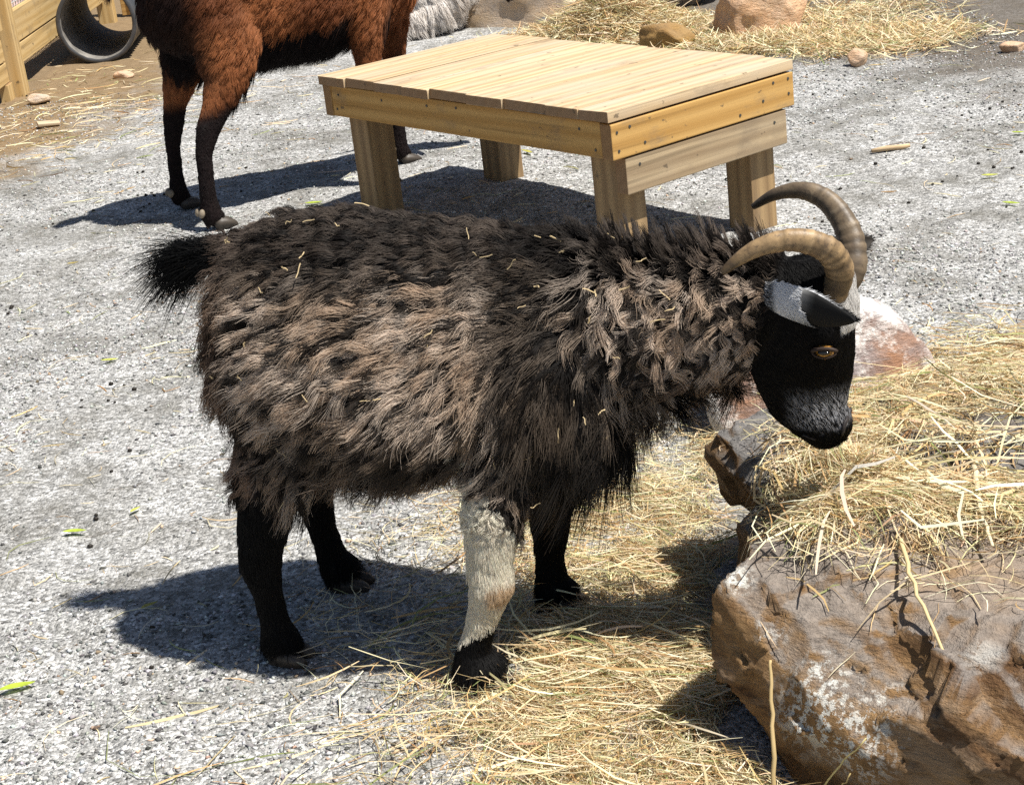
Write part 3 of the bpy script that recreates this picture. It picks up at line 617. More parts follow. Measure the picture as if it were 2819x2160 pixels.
def grow(name, body, n, nlock, fn, mat, parent, K=7, seed=1):
    """strands on a body mesh, gathered into wavy locks; fn(P,N) gives the coat at a point"""
    P, N = sample(body, n, seed); q = fn(P, N); g = np.random.default_rng(seed+1)
    keep = g.random(n) < q['dens']; P, N = P[keep], N[keep]; q = {k: v[keep] for k, v in q.items()}; n = len(P)
    C, CN = sample(body, nlock, seed+2); lq = fn(C, CN)
    kd = KDTree(nlock)
    for i in range(nlock): kd.insert(C[i], i)
    kd.balance(); near = np.fromiter((kd.find(p)[1] for p in P), np.int64, n)
    lj = g.normal(0, 1, (nlock, 3)); llen = np.clip(g.normal(1, .25, nlock), .5, 1.7); lph = g.uniform(0, 6.28, nlock); lfr = g.uniform(.8, 1.5, nlock); ltip = np.where(g.random(nlock) < .31, 0.0, .55 + .55*g.random(nlock))
    d = q['dir'] + lj[near]*q['ljit'][:, None] + g.normal(0, 1, (n, 3))*q['sjit'][:, None]
    d = unit(d - N*np.sum(d*N, 1, keepdims=True)); d = unit(d + N*q['lift'][:, None])
    bn = unit(np.cross(d, CN[near])); L = q['len']*llen[near]*g.uniform(.75, 1.15, n)
    t = np.linspace(0, 1, K)[None, :, None]
    pos = P[:, None] + d[:, None]*(L[:, None, None]*t)
    dn = np.zeros(3); dn[2] = -1
    pos = pos + dn*(q['grav']*L)[:, None, None]*t**2
    pos = pos - N[:, None]*(q['lay']*L)[:, None, None]*t**2           # tips lie back on the coat
    wv = np.sin(lph[near][:, None, None] + 6.283*lfr[near][:, None, None]*t)*q['wave'][:, None, None]*np.sqrt(t)
    pos = pos + bn[:, None]*wv + N[:, None]*np.cos(lph[near][:, None, None] + 5.0*lfr[near][:, None, None]*t)*q['wave'][:, None, None]*.6*t
    ph = 6.283*(np.sum(P*unit(q['dir']), 1)/.044 + 1.5*fbm(P*24, 2, 5) + .5*fbm(P*60, 2, 6))[:, None, None] + 6.283*L[:, None, None]*t/.044
    pos = pos + N[:, None]*np.sin(ph)*q['rip'][:, None, None]*np.sqrt(t) + bn[:, None]*np.sin(ph*.6 + 1.3)*q['rip'][:, None, None]*.7*np.sqrt(t)
    off = C[near] - P; off -= N*np.sum(off*N, 1, keepdims=True)*.6
    far = np.linalg.norm(off, axis=1); off *= (np.minimum(far, .02)/np.maximum(far, 1e-6))[:, None]
    pos = pos + off[:, None]*q['clump'][:, None, None]*sstep(0, .6, t)
    pos = pos + np.cumsum(g.normal(0, 1, (n, K, 3)), 1)*q['frizz'][:, None, None]*t
    f = sstep(.22, .76, t)*(q['tip']*np.clip(.06 + 1.25*ltip[near], 0, 1.2))[:, None, None]; f = np.clip(f, 0, 1)
    col = q['c0'][:, None]*(1-f) + q['c1'][:, None]*f; col = col*g.uniform(.82, 1.15, (n, 1, 1))
    rad = q['rad'][:, None]*(1 - .7*t[:, :, 0]**1.5)
    return curves_obj(name, pos, rad, np.clip(col, .002, .9), mat, parent)

def cv(c, n): return np.repeat(np.array([c], float), n, 0)
def lerp(a, b, w): return a*(1-w[:, None]) + b*w[:, None]

M_hoof = plain('hoof', (.055,.045,.036), .5, .35, 60.0); M_dew = plain('dew claw', (.22,.18,.13), .55, .3, 60.0)
def hoof(parent, x, y, z0, ln, wd, ht, yaw=0.0, mat=None):
    """cloven hoof: two tapering claws side by side"""
    bm = bmesh.new()
    for s in (-1, 1):
        prof = [(-.42, .72, .78), (-.1, .95, 1.0), (.3, .9, .82), (.58, .55, .5)]
        rings = []
        for (px, pw, ph) in prof:
            cx = px*ln; cyy = s*wd*.27; hw = wd*.25*pw; h = ht*ph
            rings.append([bm.verts.new((cx, cyy-hw, 0)), bm.verts.new((cx, cyy+hw, 0)), bm.verts.new((cx-ht*.22, cyy+hw*.72, h)), bm.verts.new((cx-ht*.22, cyy-hw*.72, h))])
        for a, b in zip(rings, rings[1:]):
            for k in range(4): bm.faces.new((a[k], a[(k+1)%4], b[(k+1)%4], b[k]))
        bm.faces.new(rings[0][::-1]); bm.faces.new(rings[-1])
    bmesh.ops.recalc_face_normals(bm, faces=bm.faces[:]); bmesh.ops.bevel(bm, geom=bm.edges[:], offset=ht*.10, segments=2, affect='EDGES')
    o = bm_obj('hoof', bm, mat or M_hoof, parent, True); o.location = (x, y, z0); o.rotation_euler = (0, 0, yaw); return o

def horn(parent, path, radii, mat, n=60):
    P = np.array(path, float); tt = np.linspace(0, len(P)-1, n)
    # smooth resample
    Q = np.zeros((n, 3)); 
    for i, u in enumerate(tt):
        k = min(int(u), len(P)-2); f = u-k; p0, p1, p2, p3 = P[max(k-1,0)], P[k], P[k+1], P[min(k+2, len(P)-1)]
        Q[i] = .5*((2*p1) + (p2-p0)*f + (2*p0-5*p1+4*p2-p3)*f*f + (3*p1-p0-3*p2+p3)*f**3)
    rd = np.interp(tt, range(len(P)), radii); s = np.linspace(0, 1, n)
    ridge = 1 + (.035*np.sin(s*88 + 2.0*np.sin(s*23)) + .03*np.sin(s*190 + 3*np.sin(s*31)))*(1-s)**.5
    bm = bmesh.new(); loft(bm, [(*Q[i], rd[i]*.78*ridge[i], rd[i]*ridge[i]) for i in range(n)], (0, 1, 0), 20)
    o = bm_obj('horn', bm, mat, parent, True); m = len(o.data.vertices); ring = np.repeat(np.arange(n), 20)[:m]/(n-1)
    sh = np.interp(ring, [0, .15, .5, .82, .90, 1], [.70, .8, 1.05, .95, .40, .30])*(1 + 1.6*np.clip((np.repeat(ridge, 20)[:m]-1)*6, -.3, .3)*(ring < .7)); set_col(o.data, np.clip(np.c_[sh, sh*.97, sh*.92], 0, 1.3)); return o

def ear_mesh(parent, base, tip, upv, wd, mat, colfn, cup=.35, sag=.0, name='ear'):
    base, tip, upv = Vector(base), Vector(tip), Vector(upv).normalized(); ax = tip-base; out = ax.cross(upv).normalized(); n, m = 22, 13; V, C = [], []
    for i in range(n):
        s = i/(n-1); w_ = wd*.5*(math.sin(math.pi*min(1, .16 + s*.84))**.62)*(1 if s < .55 else 1-.25*(s-.55)/.45) + .004*(1-s)
        for j in range(m):
            v = (j/(m-1))*2-1; p = base + ax*s + upv*(v*w_) - out*(abs(v)**2*w_*cup*(1-.3*s)) + Vector((0,0,-sag*math.sin(math.pi*s)))
            V.append(p); C.append(colfn(s, v))
    F = [(i*m+j, (i+1)*m+j, (i+1)*m+j+1, i*m+j+1) for i in range(n-1) for j in range(m-1)]
    o = mesh_np(name, [tuple(v) for v in V], F, mat, parent, col=C, smooth=True)
    sd = o.modifiers.new('thick', 'SOLIDIFY'); sd.thickness = .002; sd.offset = 0; return o

def short_hair(name, o, n, length, dirv, colr, parent, rad=.0004, seed=5, lift=.45, jit=.25, K=4):
    P, N = sample(o, n, seed); g = np.random.default_rng(seed); flip = np.where(g.random(n) < .5, 1, -1)[:, None] if name == 'ear_hair' else 1
    N = N*flip; d = np.array(dirv, float)[None] + g.normal(0, jit, (n, 3)); d = unit(d - N*np.sum(d*N, 1, keepdims=True)); d = unit(d + N*lift)
    t = np.linspace(0, 1, K)[None, :, None]; L = length*g.uniform(.6, 1.2, n)
    pos = P[:, None] + d[:, None]*L[:, None, None]*t - N[:, None]*(lift*.4*L)[:, None, None]*t**2
    col = colr(P, g); return curves_obj(name, pos, rad*(1-.6*t[:, :, 0])*np.ones((n, 1)), np.repeat(col[:, None], K, 1), M_fur, parent)

def eye(parent, loc, r, outy, lidc, iris=(.46,.22,.035)):
    mi = bpy.data.materials.get('amber iris')
    if not mi:
        m = NT('amber iris'); co = m.co(); c = m.mix(m.noise(co, 500.0, 3), iris, tuple(.6*x for x in iris)); m.bsdf(c, .08, .6); mi = m.m
    bm = bmesh.new(); bmesh.ops.create_uvsphere(bm, u_segments=20, v_segments=14, radius=r); e = bm_obj('eye', bm, mi, parent, True); e.location = loc
    mp = bpy.data.materials.get('pupil') or plain('pupil', (.006,.006,.006), .08, .6)
    bm = bmesh.new(); bmesh.ops.create_uvsphere(bm, u_segments=14, v_segments=10, radius=1.0)
    for v in bm.verts: v.co = Vector((v.co.x*r*.66, v.co.y*r*.3, v.co.z*r*.27))
    p = bm_obj('pupil', bm, mp, e, True); p.location = (0, outy*r*.86, 0)
    ml = bpy.data.materials.get('eyelid') or plain('eyelid', lidc, .6, .3)
    for s in (-1, 1):
        bm = bmesh.new(); pts = []
        for k in range(9):
            a = math.pi*k/8; pts.append((math.cos(a)*r*1.28, outy*r*(.5+.35*math.sin(a)), math.sin(a)*r*(.42 if s > 0 else -.60), .0024 if s > 0 else .0014, .0030 if s > 0 else .0016))
        loft(bm, pts, (0, 1, 0), 8); bm_obj('eyelid', bm, ml, e, True)

# ---- black shaggy goat
HB = R(-20)
bg_ = empty('goat', (-.2, 2.33, 0), HB); tag(bg_, 'shaggy black and brown horned goat with a white foreleg eating hay off the rocks', 'goat', 'goats')
bm = bmesh.new()
loft(bm, [(-.203,0,.512,.05,.075),(-.183,0,.508,.10,.128),(-.10,0,.495,.133,.164),(0,0,.481,.15,.176),(.10,0,.469,.15,.174),(.2,0,.466,.126,.167),(.28,0,.462,.105,.155),(.335,0,.46,.08,.13),(.37,0,.46,.04,.08)], n=28, egg=.26)
loft(bm, [(.22,0,.52,.08,.11),(.32,0,.508,.068,.108),(.40,0,.503,.060,.094),(.48,0,.508,.055,.084),(.56,0,.518,.053,.076),(.61,0,.53,.048,.062),(.64,0,.53,.03,.04)], n=24)
loft(bm, [(.640,0,.588,.026,.030),(.640,0,.565,.044,.048),(.634,0,.53,.050,.060),(.628,0,.49,.050,.068),(.623,0,.45,.044,.070),(.627,0,.415,.036,.064),(.633,0,.385,.031,.054),(.645,0,.362,.031,.040),(.654,0,.343,.029,.029),(.657,0,.328,.020,.018)], n=24)
loft(bm, [(.672,0,.37,.024,.014),(.674,0,.35,.024,.012),(.668,0,.338,.018,.010)], n=14)
for s in (-1, 1):  # brow ridges
    loft(bm, [(.652,s*.030,.515,.014,.020),(.662,s*.042,.495,.012,.016),(.668,s*.036,.475,.010,.012)], n=10)
LEGS = [[(-.10,-.07,.44,.05,.09),(-.125,-.078,.35,.036,.06),(-.150,-.098,.265,.026,.036),(-.170,-.102,.19,.021,.027),(-.177,-.103,.155,.019,.026),(-.172,-.103,.11,.016,.018),(-.169,-.103,.065,.016,.018),(-.166,-.103,.035,.020,.023),(-.160,-.103,.018,.019,.022)],
        [(-.12,.075,.44,.055,.09),(-.15,.10,.33,.045,.065),(-.182,.12,.22,.024,.032),(-.190,.124,.165,.019,.026),(-.184,.126,.11,.016,.018),(-.176,.128,.06,.017,.019),(-.166,.13,.035,.021,.024),(-.158,.13,.018,.020,.023)],
        [(.215,-.07,.42,.042,.065),(.212,-.088,.33,.033,.043),(.204,-.115,.26,.027,.033),(.196,-.123,.195,.022,.026),(.195,-.127,.155,.023,.026),(.184,-.130,.125,.018,.020),(.170,-.134,.085,.0155,.017),(.161,-.137,.06,.017,.019),(.163,-.138,.035,.027,.029),(.170,-.138,.018,.022,.025)],
        [(.215,.075,.42,.045,.065),(.218,.09,.30,.032,.040),(.220,.097,.21,.024,.028),(.214,.099,.15,.022,.024),(.207,.099,.09,.016,.018),(.205,.099,.055,.017,.019),(.210,.099,.032,.022,.025),(.217,.099,.018,.021,.023)]]
for lg in LEGS: loft(bm, [(*q[:3], q[3]*(1.22 if q[2] < .3 else 1), q[4]*(1.22 if q[2] < .3 else 1)) for q in lg], n=14)
loft(bm, [(-.175,0,.60,.022,.022),(-.205,0,.615,.018,.016),(-.235,0,.622,.012,.010),(-.255,0,.624,.005,.005)], n=10)
goat = bm_obj('body', bm, M_skin, bg_); remesh(goat, .0055, 6)

def is_head(P): return sstep(-.0006, .0012, (P[:, 0]-.547)*.14 - (P[:, 2]-.43)*.055)
def is_leg(P):
    h = (P[:, 0] < 0)*.045
    return sstep(.275, .225, P[:, 2] - h)
def leg_white(P):
    n = fbm(P*45, 3, 2)*.012
    up = .335 - 1.6*(P[:, 0]-.185) + n
    return ((P[:, 1] < -.06) & (P[:, 0] > .10) & ((P[:, 0] > .15) | (P[:, 2] < .25)) & (P[:, 2] < up) & (P[:, 2] > .084 + n*.8 + .5*(P[:, 0]-.165))).astype(float)

def coat(P, N):
    n = len(P); x, y, z = P.T; nz = N[:, 2]; hd = is_head(P); lg = is_leg(P)*(1-hd); body = (1-hd)*(1-lg)
    nk = sstep(.31, .40, x)*body; top = sstep(.45, .85, nz); bel = sstep(-.35, -.75, nz); rump = sstep(-.08, -.17, x)*body
    chest = sstep(.24, .33, x)*sstep(.52, .42, z)*sstep(.47, .39, x)*body
    sd = 1-top
    # comb direction
    d = cv((-.92, 0, -.28), n); low = sstep(.52, .38, z); d = lerp(d, cv((-.88, 0, -.42), n), low*sd)
    d = lerp(d, cv((-.35, 0, -.95), n), rump*sd); d = lerp(d, cv((-.25, 0, -1), n), bel)
    low2 = sstep(.40, .33, z)*body; d = lerp(d, cv((-.55, 0, -.8), n), low2)
    sh = sstep(.14, .26, x)*sstep(.55, .46, z); d = lerp(d, cv((-.35, 0, -.9), n), sh*.8)
    d = lerp(d, cv((-.18, 0, -1), n), nk*sd); d = lerp(d, cv((-.8, 0, .2), n), nk*top)
    d = lerp(d, cv((-.03, 0, -1), n), chest)
    d = lerp(d, cv((-.02, 0, -1), n), lg); d = lerp(d, np.c_[np.full(n, -.15), np.zeros(n), np.where(z > .54, .3, -.95)] if False else cv((-.35, 0, .75), n), hd)
    ln = np.full(n, .068); ln = ln*(1-top*.15); ln = ln + .014*bel*(1-lg) + .022*sstep(.40, .33, z)*body*sstep(.12, .04, x)*(.6 + .6*(fbm(P*30, 2, 3) > 0)); ln = ln*(1-rump*.12)*(1-.45*sstep(.46, .38, z)*sstep(-.06, -.13, x))
    ln = ln*(1-nk) + nk*(.040*sd + .040*top + .03*bel)*(1-.55*sstep(.50, .575, x)*sd); ln = ln*(1-chest) + chest*.11
    skirt = sstep(.34, .26, z)*body*sstep(-.05, -.1, x); ln = ln*(1-skirt) + skirt*.028; fs = sstep(.36, .29, z)*body*sstep(.12, .16, x)*sstep(.29, .25, x)*(y < 0); ln = ln*(1-fs) + fs*.028; sw = sstep(.44, .38, z)*body*sstep(.11, .15, x)*sstep(.26, .22, x)*(y < 0); ln = ln*(1-.35*sw); ln = np.where(leg_white(P) > .5, np.minimum(ln, np.where(z > .2, .014, .0075)), ln)
    leglen = .009 + .008*sstep(.10, .22, z) + .014*sstep(.085, .05, z) + .004*(y > 0)
    ln = ln*(1-lg) + lg*leglen
    ln = ln*(1-hd) + hd*(.0085 + .014*sstep(.605, .57, x)*sstep(.40, .44, z))
    blaze = ((x > .676) & (z > .492) & (z < .548) & (np.abs(y) < .03)).astype(float)
    ln = ln*(1-blaze) + blaze*.026
    lift = np.full(n, .40); lift = lift*(1-top) + top*.5; lift = lift*(1-nk*top) + nk*top*2.2; lift = lift*(1-chest) + .32*chest
    lift = lift*(1-lg) + lg*.35; lift = lift*(1-hd) + hd*.22; lift = lift*(1-blaze) + 1.1*blaze
    # colour
    f1 = fbm(P*9, 3, 1); f2 = fbm(P*28, 3, 4)
    black = cv((.005,.0045,.0045), n); dk = cv((.009,.007,.0062), n)
    tan = lerp(cv((.58,.435,.315), n), cv((.76,.64,.53), n), sstep(-.4, .4, f2)); brown = cv((.28,.165,.10), n)
    c1 = lerp(tan, brown, np.clip(rump*.9 + bel*.5 + skirt*.4, 0, 1)); c1 = lerp(c1, cv((.30,.24,.20), n), top*.8)
    core = np.exp(-((x-.10)/.17)**2 - ((z-.515)/.065)**2); tip = sstep(.33, .45, z)*sstep(.64, .59, z)*sd*.85 + .9*core + .14; tip = np.clip(tip + f1*.7 - .22*np.exp(-((z-.40)/.03)**2), 0, 1.25)
    tip = tip*(1-top*.45) + top*.15; tip = np.where(rump > .5, np.clip(.55 + f1*.5, 0, 1), tip)
    tip = np.clip(tip + bel*.35 + skirt*.4 + .3*sstep(.36, .31, z)*body, 0, 1.1)
    dm = sstep(.24, .29, x)*sstep(.375, .33, x); tip = tip*(1-.8*dm)                       # dark band behind the shoulder
    nkt = np.clip(sstep(.40, .46, z)*sstep(.615, .56, z)*1.35 + f1*.5, 0, 1.25)
    tip = tip*(1-nk*sd) + nk*sd*nkt; tip = tip*(1-chest) + chest*np.clip(.24 + f1*.6, 0, .7)
    tl = sstep(-.185, -.205, x)*sstep(.57, .59, z); tip = tip*(1-hd)*(1-lg)*(1-tl)*(1-leg_white(P)); ln = ln*(1-.6*tl)
    c0 = lerp(dk, cv((.016,.009,.006), n), rump*.8); c0 = lerp(c0, black, np.clip(hd + lg + chest + tl, 0, 1))
    lw = leg_white(P); c0 = lerp(c0, lerp(cv((.88,.81,.68), n), cv((.66,.47,.28), n), sstep(.024, .012, np.hypot(x-.213, z-.155))*.8), lw)
    g = np.random.default_rng(n); grey = (g.random(n) < .5)*hd*sstep(.425, .385, z)*sstep(.352, .362, z)*sstep(.60, .63, x); c0 = lerp(c0, cv((.55,.55,.57), n), grey*.9)
    c0 = lerp(c0, cv((.80,.78,.75), n), blaze)
    c1 = lerp(c1, c0, np.clip(lg + hd, 0, 1))
    fine = np.clip(lg + hd, 0, 1)
    return dict(dir=d, len=ln, lift=lift, lay=.45*lift*(1-nk*top), rip=.0046*(1-fine)*(1-chest*.6)*(1-nk*.5), c0=c0, c1=c1, tip=tip, dens=np.clip(.72 + .28*fine, 0, 1)*np.where(y > .05, .55, 1.0),
                ljit=np.full(n, .18)*(1-fine) + .05*fine + nk*sd*.34*sstep(.56, .48, x), sjit=np.full(n, .05) + .09*fine, grav=np.full(n, .12)*(1-fine)*(1-nk*top),
                wave=(.0042 + .0030*nk*sd)*(1-.5*top)*(1-fine)*(1-chest*.5), clump=np.clip((.74 + .08*nk*sd)*(1-fine) + .15*fine - top*.2, 0, .97), frizz=.0004*(1-fine) + .00006*fine,
                rad=np.full(n, .00044) - .00013*fine)
V = verts(goat); cq = coat(V, normals(goat)); set_col(goat.data, np.clip(cq['c0']*.9, 0, .8))
grow('fleece', goat, 420000, 11000, coat, M_fur, bg_, 7, 21)

# bits of straw caught in the fleece
P, N = sample(goat, 4000, 99); k = (P[:, 1] < 0) & (P[:, 2] > .27) & (P[:, 0] < .56) & ((P[:, 0] < -.15) | (np.random.default_rng(1).random(4000) < .35)); P, N = P[k][:75], N[k][:75]
gs = np.random.default_rng(17); n = len(P); dv = unit(gs.normal(0, 1, (n, 3)) + np.array([-.8, 0, -.3])); t = np.linspace(-.5, .5, 4)[None, :, None]; Ls = gs.uniform(.006, .024, n)
pos = P[:, None] + N[:, None]*gs.uniform(.022, .034, (n, 1, 1)) + dv[:, None]*Ls[:, None, None]*t + gs.normal(0, .0008, (n, 4, 3))
curves_obj('caught_straw', pos, np.full((n, 4), .0007)*gs.uniform(.6, 1.5, (n, 1)), np.repeat(gs.uniform(.75, 1.1, (n, 1, 1))*np.array([[[.72,.56,.32]]]), 4, 1), M_hay, bg_)

# tail plume
g = np.random.default_rng(8); n = 1900; K = 8
root = np.c_[g.uniform(-.255, -.185, n), g.normal(0, .010, n), .612 + g.normal(0, .008, n)]
fan = g.normal(0, 1, n); d = unit(np.c_[-1.0 + .0*fan, g.normal(0, .22, n), -.02 + .24*fan - .30*(g.random(n) < .4)]); L = g.uniform(.045, .12, n)
t = np.linspace(0, 1, K)[None, :, None]; pos = root[:, None] + d[:, None]*L[:, None, None]*t + np.array([0, 0, -1.0])*(L*g.uniform(.1, .55, n))[:, None, None]*t**2
pos += np.cumsum(g.normal(0, .0008, (n, K, 3)), 1)*t
curves_obj('tail', pos, .00055*(1-.75*t[:, :, 0])*np.ones((n, 1)), np.full((n, K, 3), .003), M_fur, bg_)

MH = horn_mat('horn', (.34,.235,.125), (.17,.115,.065)); MH2 = horn_mat('darker horn', (.19,.145,.095), (.10,.075,.052))
hr = [.0165,.0185,.018,.0165,.0145,.012,.0085,.004]
horn(bg_, [(.668,-.026,.535),(.684,-.036,.578),(.678,-.052,.610),(.658,-.064,.628),(.628,-.075,.636),(.595,-.085,.631),(.567,-.091,.617),(.546,-.096,.601)], hr, MH)
horn(bg_, [(.672,.026,.530),(.690,.036,.560),(.688,.056,.594),(.673,.072,.623),(.650,.084,.645),(.619,.090,.655),(.584,.095,.649),(.552,.100,.631)], hr, MH2)
def ecol(s, v):
    k = max(0, min(1, (.55-s)*3))*max(0, min(1, (v+.5-s)*1.6))*max(0, min(1, s*9-.4)); return tuple(.015+.4*k for _ in range(3))
ear_n = ear_mesh(bg_, (.588,-.050,.549), (.710,-.100,.538), (-.08,-.36,.93), .054, M_skin, ecol, cup=.55, sag=.006)
def ehc(P, g):
    s = np.clip((P[:, 0]-.588)/.122, 0, 1); v = (P[:, 2]-.545+s*.008)/.026
    wh = sstep(.80, .40, s + .13*g.normal(0, 1, len(P)))*sstep(-1.3, -.4, v - s*.7 + .2*g.normal(0, 1, len(P)))*sstep(.04, .12, s); sp = (g.random(len(P)) < .42)*.55
    k = np.clip(np.maximum(wh, sp*(s < .85)), 0, 1); return lerp(cv((.012,.012,.013), len(P)), cv((.82,.83,.85), len(P)), k)
short_hair('ear_hair', ear_n, 15000, .011, (.9,-.25,-.25), ehc, ear_n, .00045, 6, .95)
ear_f = ear_mesh(bg_, (.612,.052,.550), (.708,.125,.575), (-.06,.30,.95), .050, M_skin, lambda s, v: (.05,.045,.04), cup=-.45)
short_hair('ear_hair', ear_f, 4000, .008, (.9,.3,.2), lambda P, g: cv((.03,.026,.024), len(P)), ear_f, .00038, 7, .35)
eye(bg_, (.662,-.0425,.478), .0122, -1, (.03,.018,.013)); eye(bg_, (.662,.0425,.478), .0122, 1, (.03,.018,.013))
M_nose = plain('nose skin', (.03,.026,.026), .6, .25, 200.0)
for s in (-1, 1):
    bm = bmesh.new(); loft(bm, [(.684,s*.012,.372,.002,.004),(.680,s*.020,.366,.003,.0055),(.678,s*.0225,.357,.0026,.005),(.676,s*.020,.350,.0018,.003)], (1,0,0), 10); bm_obj('nostril', bm, M_nose, bg_, True)
bm = bmesh.new(); loft(bm, [(.625,-.0270,.352,.002,.002),(.640,-.0268,.346,.002,.002),(.656,-.0228,.341,.002,.002),(.670,-.011,.338,.002,.002),(.673,0,.337,.002,.002)], (0,0,1), 8); bm_obj('lip', bm, M_nose, bg_, True)
for (x, y, yaw) in [(-.152,-.103,-.1),(-.148,.13,.15),(.182,-.139,0),(.226,.099,.1)]: hoof(bg_, x, y, .0, .062, .054, .026, yaw)

# ---- brown goat
bb = empty('goat', (-.63, 5.25, 0), R(25)); tag(bb, 'tall red-brown goat with black legs standing behind the platform', 'goat', 'goats')
bm = bmesh.new()
loft(bm, [(-.33,0,.70,.06,.09),(-.29,0,.69,.12,.15),(-.18,0,.665,.155,.19),(0,0,.64,.18,.215),(.17,0,.635,.175,.21),(.33,0,.65,.145,.20),(.46,0,.67,.11,.165),(.53,0,.68,.05,.09)], n=26)
loft(bm, [(.38,0,.74,.09,.14),(.52,0,.77,.07,.11),(.64,0,.77,.058,.085),(.74,0,.745,.055,.075),(.80,0,.71,.05,.06)], n=20)
loft(bm, [(.76,0,.775,.04,.04),(.785,0,.735,.055,.065),(.81,0,.68,.055,.07),(.832,0,.62,.045,.058),(.85,0,.56,.034,.044),(.858,0,.51,.032,.036),(.86,0,.48,.024,.024)], n=20)
for lg in [[(-.13,-.10,.66,.07,.14),(-.14,-.13,.53,.055,.105),(-.175,-.145,.42,.042,.066),(-.225,-.155,.34,.03,.042),(-.262,-.16,.285,.026,.036),(-.285,-.165,.225,.021,.026),(-.293,-.17,.15,.021,.024),(-.296,-.17,.09,.023,.026),(-.298,-.17,.05,.028,.033),(-.285,-.17,.022,.028,.036)],
           [(-.15,.08,.66,.07,.14),(-.19,.10,.52,.052,.09),(-.235,.12,.41,.038,.056),(-.262,.14,.33,.027,.036),(-.272,.15,.28,.025,.034),(-.286,.163,.2,.019,.023),(-.291,.17,.11,.019,.022),(-.293,.17,.05,.025,.03),(-.283,.17,.022,.026,.033)],
           [(.32,-.09,.62,.06,.10),(.30,-.10,.48,.045,.055),(.29,-.105,.36,.032,.036),(.29,-.108,.26,.03,.032),(.285,-.11,.15,.021,.023),(.28,-.11,.06,.025,.028),(.288,-.11,.025,.026,.03)],
           [(.44,.09,.60,.06,.10),(.47,.10,.46,.045,.055),(.465,.105,.34,.032,.036),(.462,.108,.25,.03,.032),(.45,.11,.14,.021,.023),(.445,.11,.06,.026,.028),(.455,.11,.025,.027,.032)]]: loft(bm, lg, n=14)
loft(bm, [(-.31,0,.80,.03,.03),(-.37,0,.80,.026,.022),(-.42,0,.75,.02,.016),(-.44,0,.70,.01,.008)], n=10)
brown = bm_obj('body', bm, M_skin, bb); remesh(brown, .009, 5)
def coat_b(P, N):
    n = len(P); x, y, z = P.T; nz = N[:, 2]; f1 = fbm(P*6, 3, 3); f2 = fbm(P*30, 2, 1)
    hd = sstep(.76, .80, x); lg = sstep(.50, .42, z)*(1-hd)*((np.abs(y) > .055) | (z < .40)); low = sstep(.38, .30, z + .05*f1)
    d = cv((-.75, 0, -.6), n); d = lerp(d, cv((-.15, 0, -1), n), lg); d = lerp(d, cv((-.2, 0, -1), n), sstep(-.3, -.7, nz)); d = lerp(d, cv((.2, 0, -.9), n), hd)
    bel = sstep(-.15, -.5, nz)*(z > .36)*(np.abs(y) < .15)*(x > -.17)*(x < .40)
    ln = .034*(1-lg) + .017*lg; ln = ln*(1-bel) + .05*bel; ln = ln*(1-hd) + .01*hd; ln = np.where(low > .5, .009, ln)
    red = lerp(cv((.19,.066,.026), n), cv((.33,.125,.048), n), sstep(-.4, .4, f1)); blk = cv((.014,.009,.009), n)
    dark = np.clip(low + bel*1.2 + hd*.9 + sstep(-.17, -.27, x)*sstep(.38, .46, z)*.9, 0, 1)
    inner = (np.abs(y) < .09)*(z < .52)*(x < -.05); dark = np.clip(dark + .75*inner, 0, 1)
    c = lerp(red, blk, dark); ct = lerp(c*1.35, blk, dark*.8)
    return dict(dir=d, len=ln, lift=np.full(n, .42)*(1-.3*lg), lay=np.full(n, .16), rip=np.full(n, .0006), c0=c, c1=ct, tip=np.full(n, .8), dens=np.ones(n)*np.where(z > .82, .35, 1), ljit=np.full(n, .1), sjit=np.full(n, .12), grav=np.full(n, .15)*(1-low),
                wave=np.full(n, .0012), clump=np.full(n, .35)*(1-low), frizz=np.full(n, .0003), rad=np.full(n, .00065))
cq = coat_b(verts(brown), normals(brown)); set_col(brown.data, np.clip(cq['c0']*.9, 0, .8))
grow('coat', brown, 140000, 6000, coat_b, M_fur, bb, 5, 41)
for (x, y) in [(-.262,-.17),(-.262,.17),(.305,-.11),(.475,.11)]: hoof(bb, x, y, 0, .07, .056, .034)
for (x, y) in [(-.328,-.185),(-.330,-.155),(-.322,.155),(-.322,.185),(.418,.125),(.418,.098)]:
    bm = bmesh.new(); bmesh.ops.create_icosphere(bm, subdivisions=2, radius=1)
    for v in bm.verts: v.co = Vector((v.co.x*.010, v.co.y*.009, v.co.z*.014))
    o = bm_obj('dew_claw', bm, M_dew, bb, True); o.location = (x, y, .056); o.rotation_euler = (0, .3, 0)
horn(bb, [(.77,-.03,.79),(.74,-.05,.87),(.68,-.07,.91),(.61,-.09,.90)], [.02,.018,.014,.005], MH2, 40); horn(bb, [(.77,.03,.79),(.74,.05,.87),(.68,.07,.91),(.61,.09,.90)], [.02,.018,.014,.005], MH2, 40)
ear_mesh(bb, (.76,-.05,.76), (.75,-.17,.70), (.6,0,.6), .06, M_skin, lambda s, v: (.05,.025,.012)); ear_mesh(bb, (.76,.05,.76), (.75,.17,.70), (.6,0,.6), .06, M_skin, lambda s, v: (.05,.025,.012))
eye(bb, (.835,-.05,.685), .013, -1, (.06,.03,.02)); eye(bb, (.835,.05,.685), .013, 1, (.06,.03,.02))

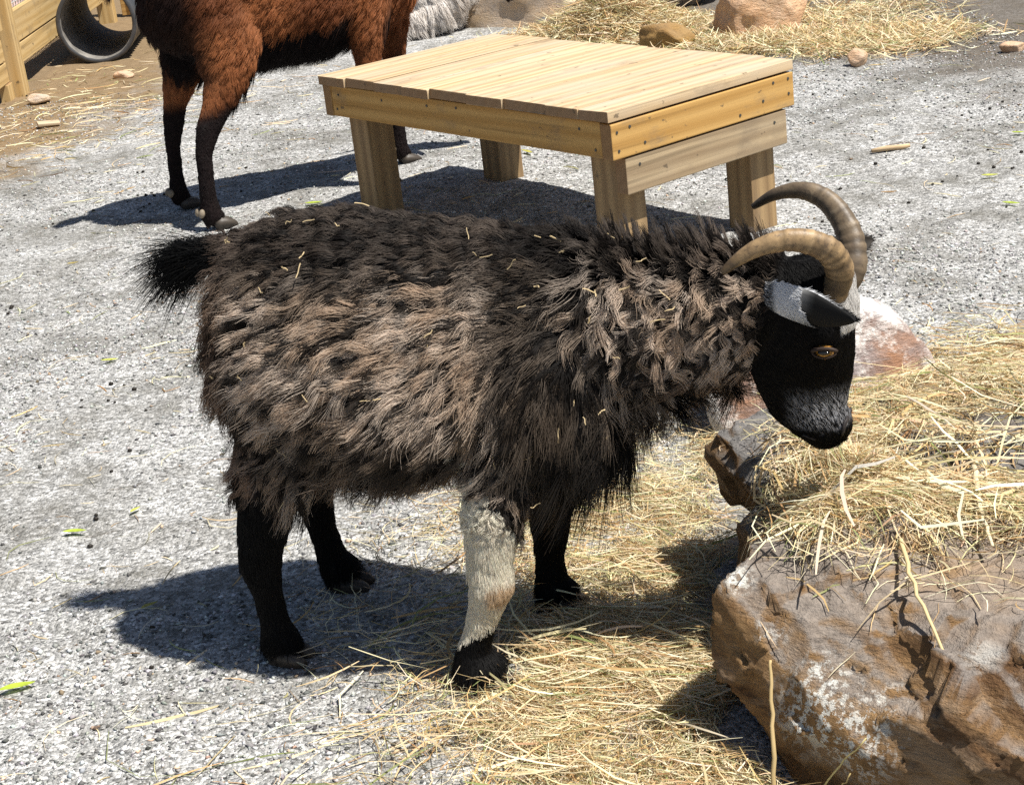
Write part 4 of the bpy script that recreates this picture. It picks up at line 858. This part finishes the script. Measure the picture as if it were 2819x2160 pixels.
# ---- white goat lying at the back
wg = empty('goat', (-.26, 8.33, 0), R(178)); tag(wg, 'white long-haired goat lying against the pale boulder', 'goat', 'goats')
bm = bmesh.new()
loft(bm, [(-.28,0,.13,.05,.05),(-.25,0,.15,.12,.12),(-.12,0,.175,.17,.165),(.05,0,.18,.17,.17),(.2,0,.185,.15,.165),(.3,0,.20,.10,.13),(.34,0,.22,.05,.07)], n=22)
loft(bm, [(.22,0,.26,.07,.10),(.32,0,.36,.055,.075),(.38,0,.46,.05,.06),(.40,0,.50,.04,.05)], n=16)
loft(bm, [(.38,0,.54,.035,.035),(.42,0,.52,.05,.055),(.48,0,.48,.045,.05),(.54,0,.44,.03,.035),(.57,0,.42,.022,.022)], n=16)
for s in (-1, 1):
    loft(bm, [(-.16,s*.13,.12,.06,.08),(-.02,s*.17,.07,.045,.05),(.06,s*.18,.045,.03,.03),(-.06,s*.20,.03,.024,.024)], n=12); loft(bm, [(.24,s*.10,.10,.04,.05),(.36,s*.11,.05,.03,.03),(.30,s*.14,.03,.022,.022)], n=12)
wb = bm_obj('body', bm, M_skin, wg); remesh(wb, .012, 4)
def coat_w(P, N):
    n = len(P); x, y, z = P.T; f1 = fbm(P*7, 3, 2)
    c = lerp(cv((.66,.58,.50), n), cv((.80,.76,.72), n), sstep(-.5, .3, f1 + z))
    return dict(dir=cv((-.5, 0, -.9), n), len=np.where(x > .36, .012, .05), lift=np.full(n, .35), lay=np.full(n, .15), rip=np.full(n, .002), c0=c, c1=c, tip=np.ones(n), dens=np.ones(n), ljit=np.full(n, .2), sjit=np.full(n, .1), grav=np.full(n, .25),
                wave=np.full(n, .003), clump=np.full(n, .6), frizz=np.full(n, .0006), rad=np.full(n, .0012))
set_col(wb.data, cv((.55,.48,.42), len(wb.data.vertices))); grow('coat', wb, 22000, 1200, coat_w, M_fur, wg, 5, 61)
for s in (-1, 1):
    ear_mesh(wg, (.40,s*.04,.53), (.37,s*.14,.50), (.4,0,.8), .05, M_skin, lambda a, v: (.6,.5,.45)); eye(wg, (.465,s*.042,.50), .011, s, (.3,.2,.18))
    horn(wg, [(.40,s*.02,.55),(.38,s*.03,.62),(.33,s*.04,.65),(.28,s*.05,.64)], [.016,.014,.01,.004], MH, 30)
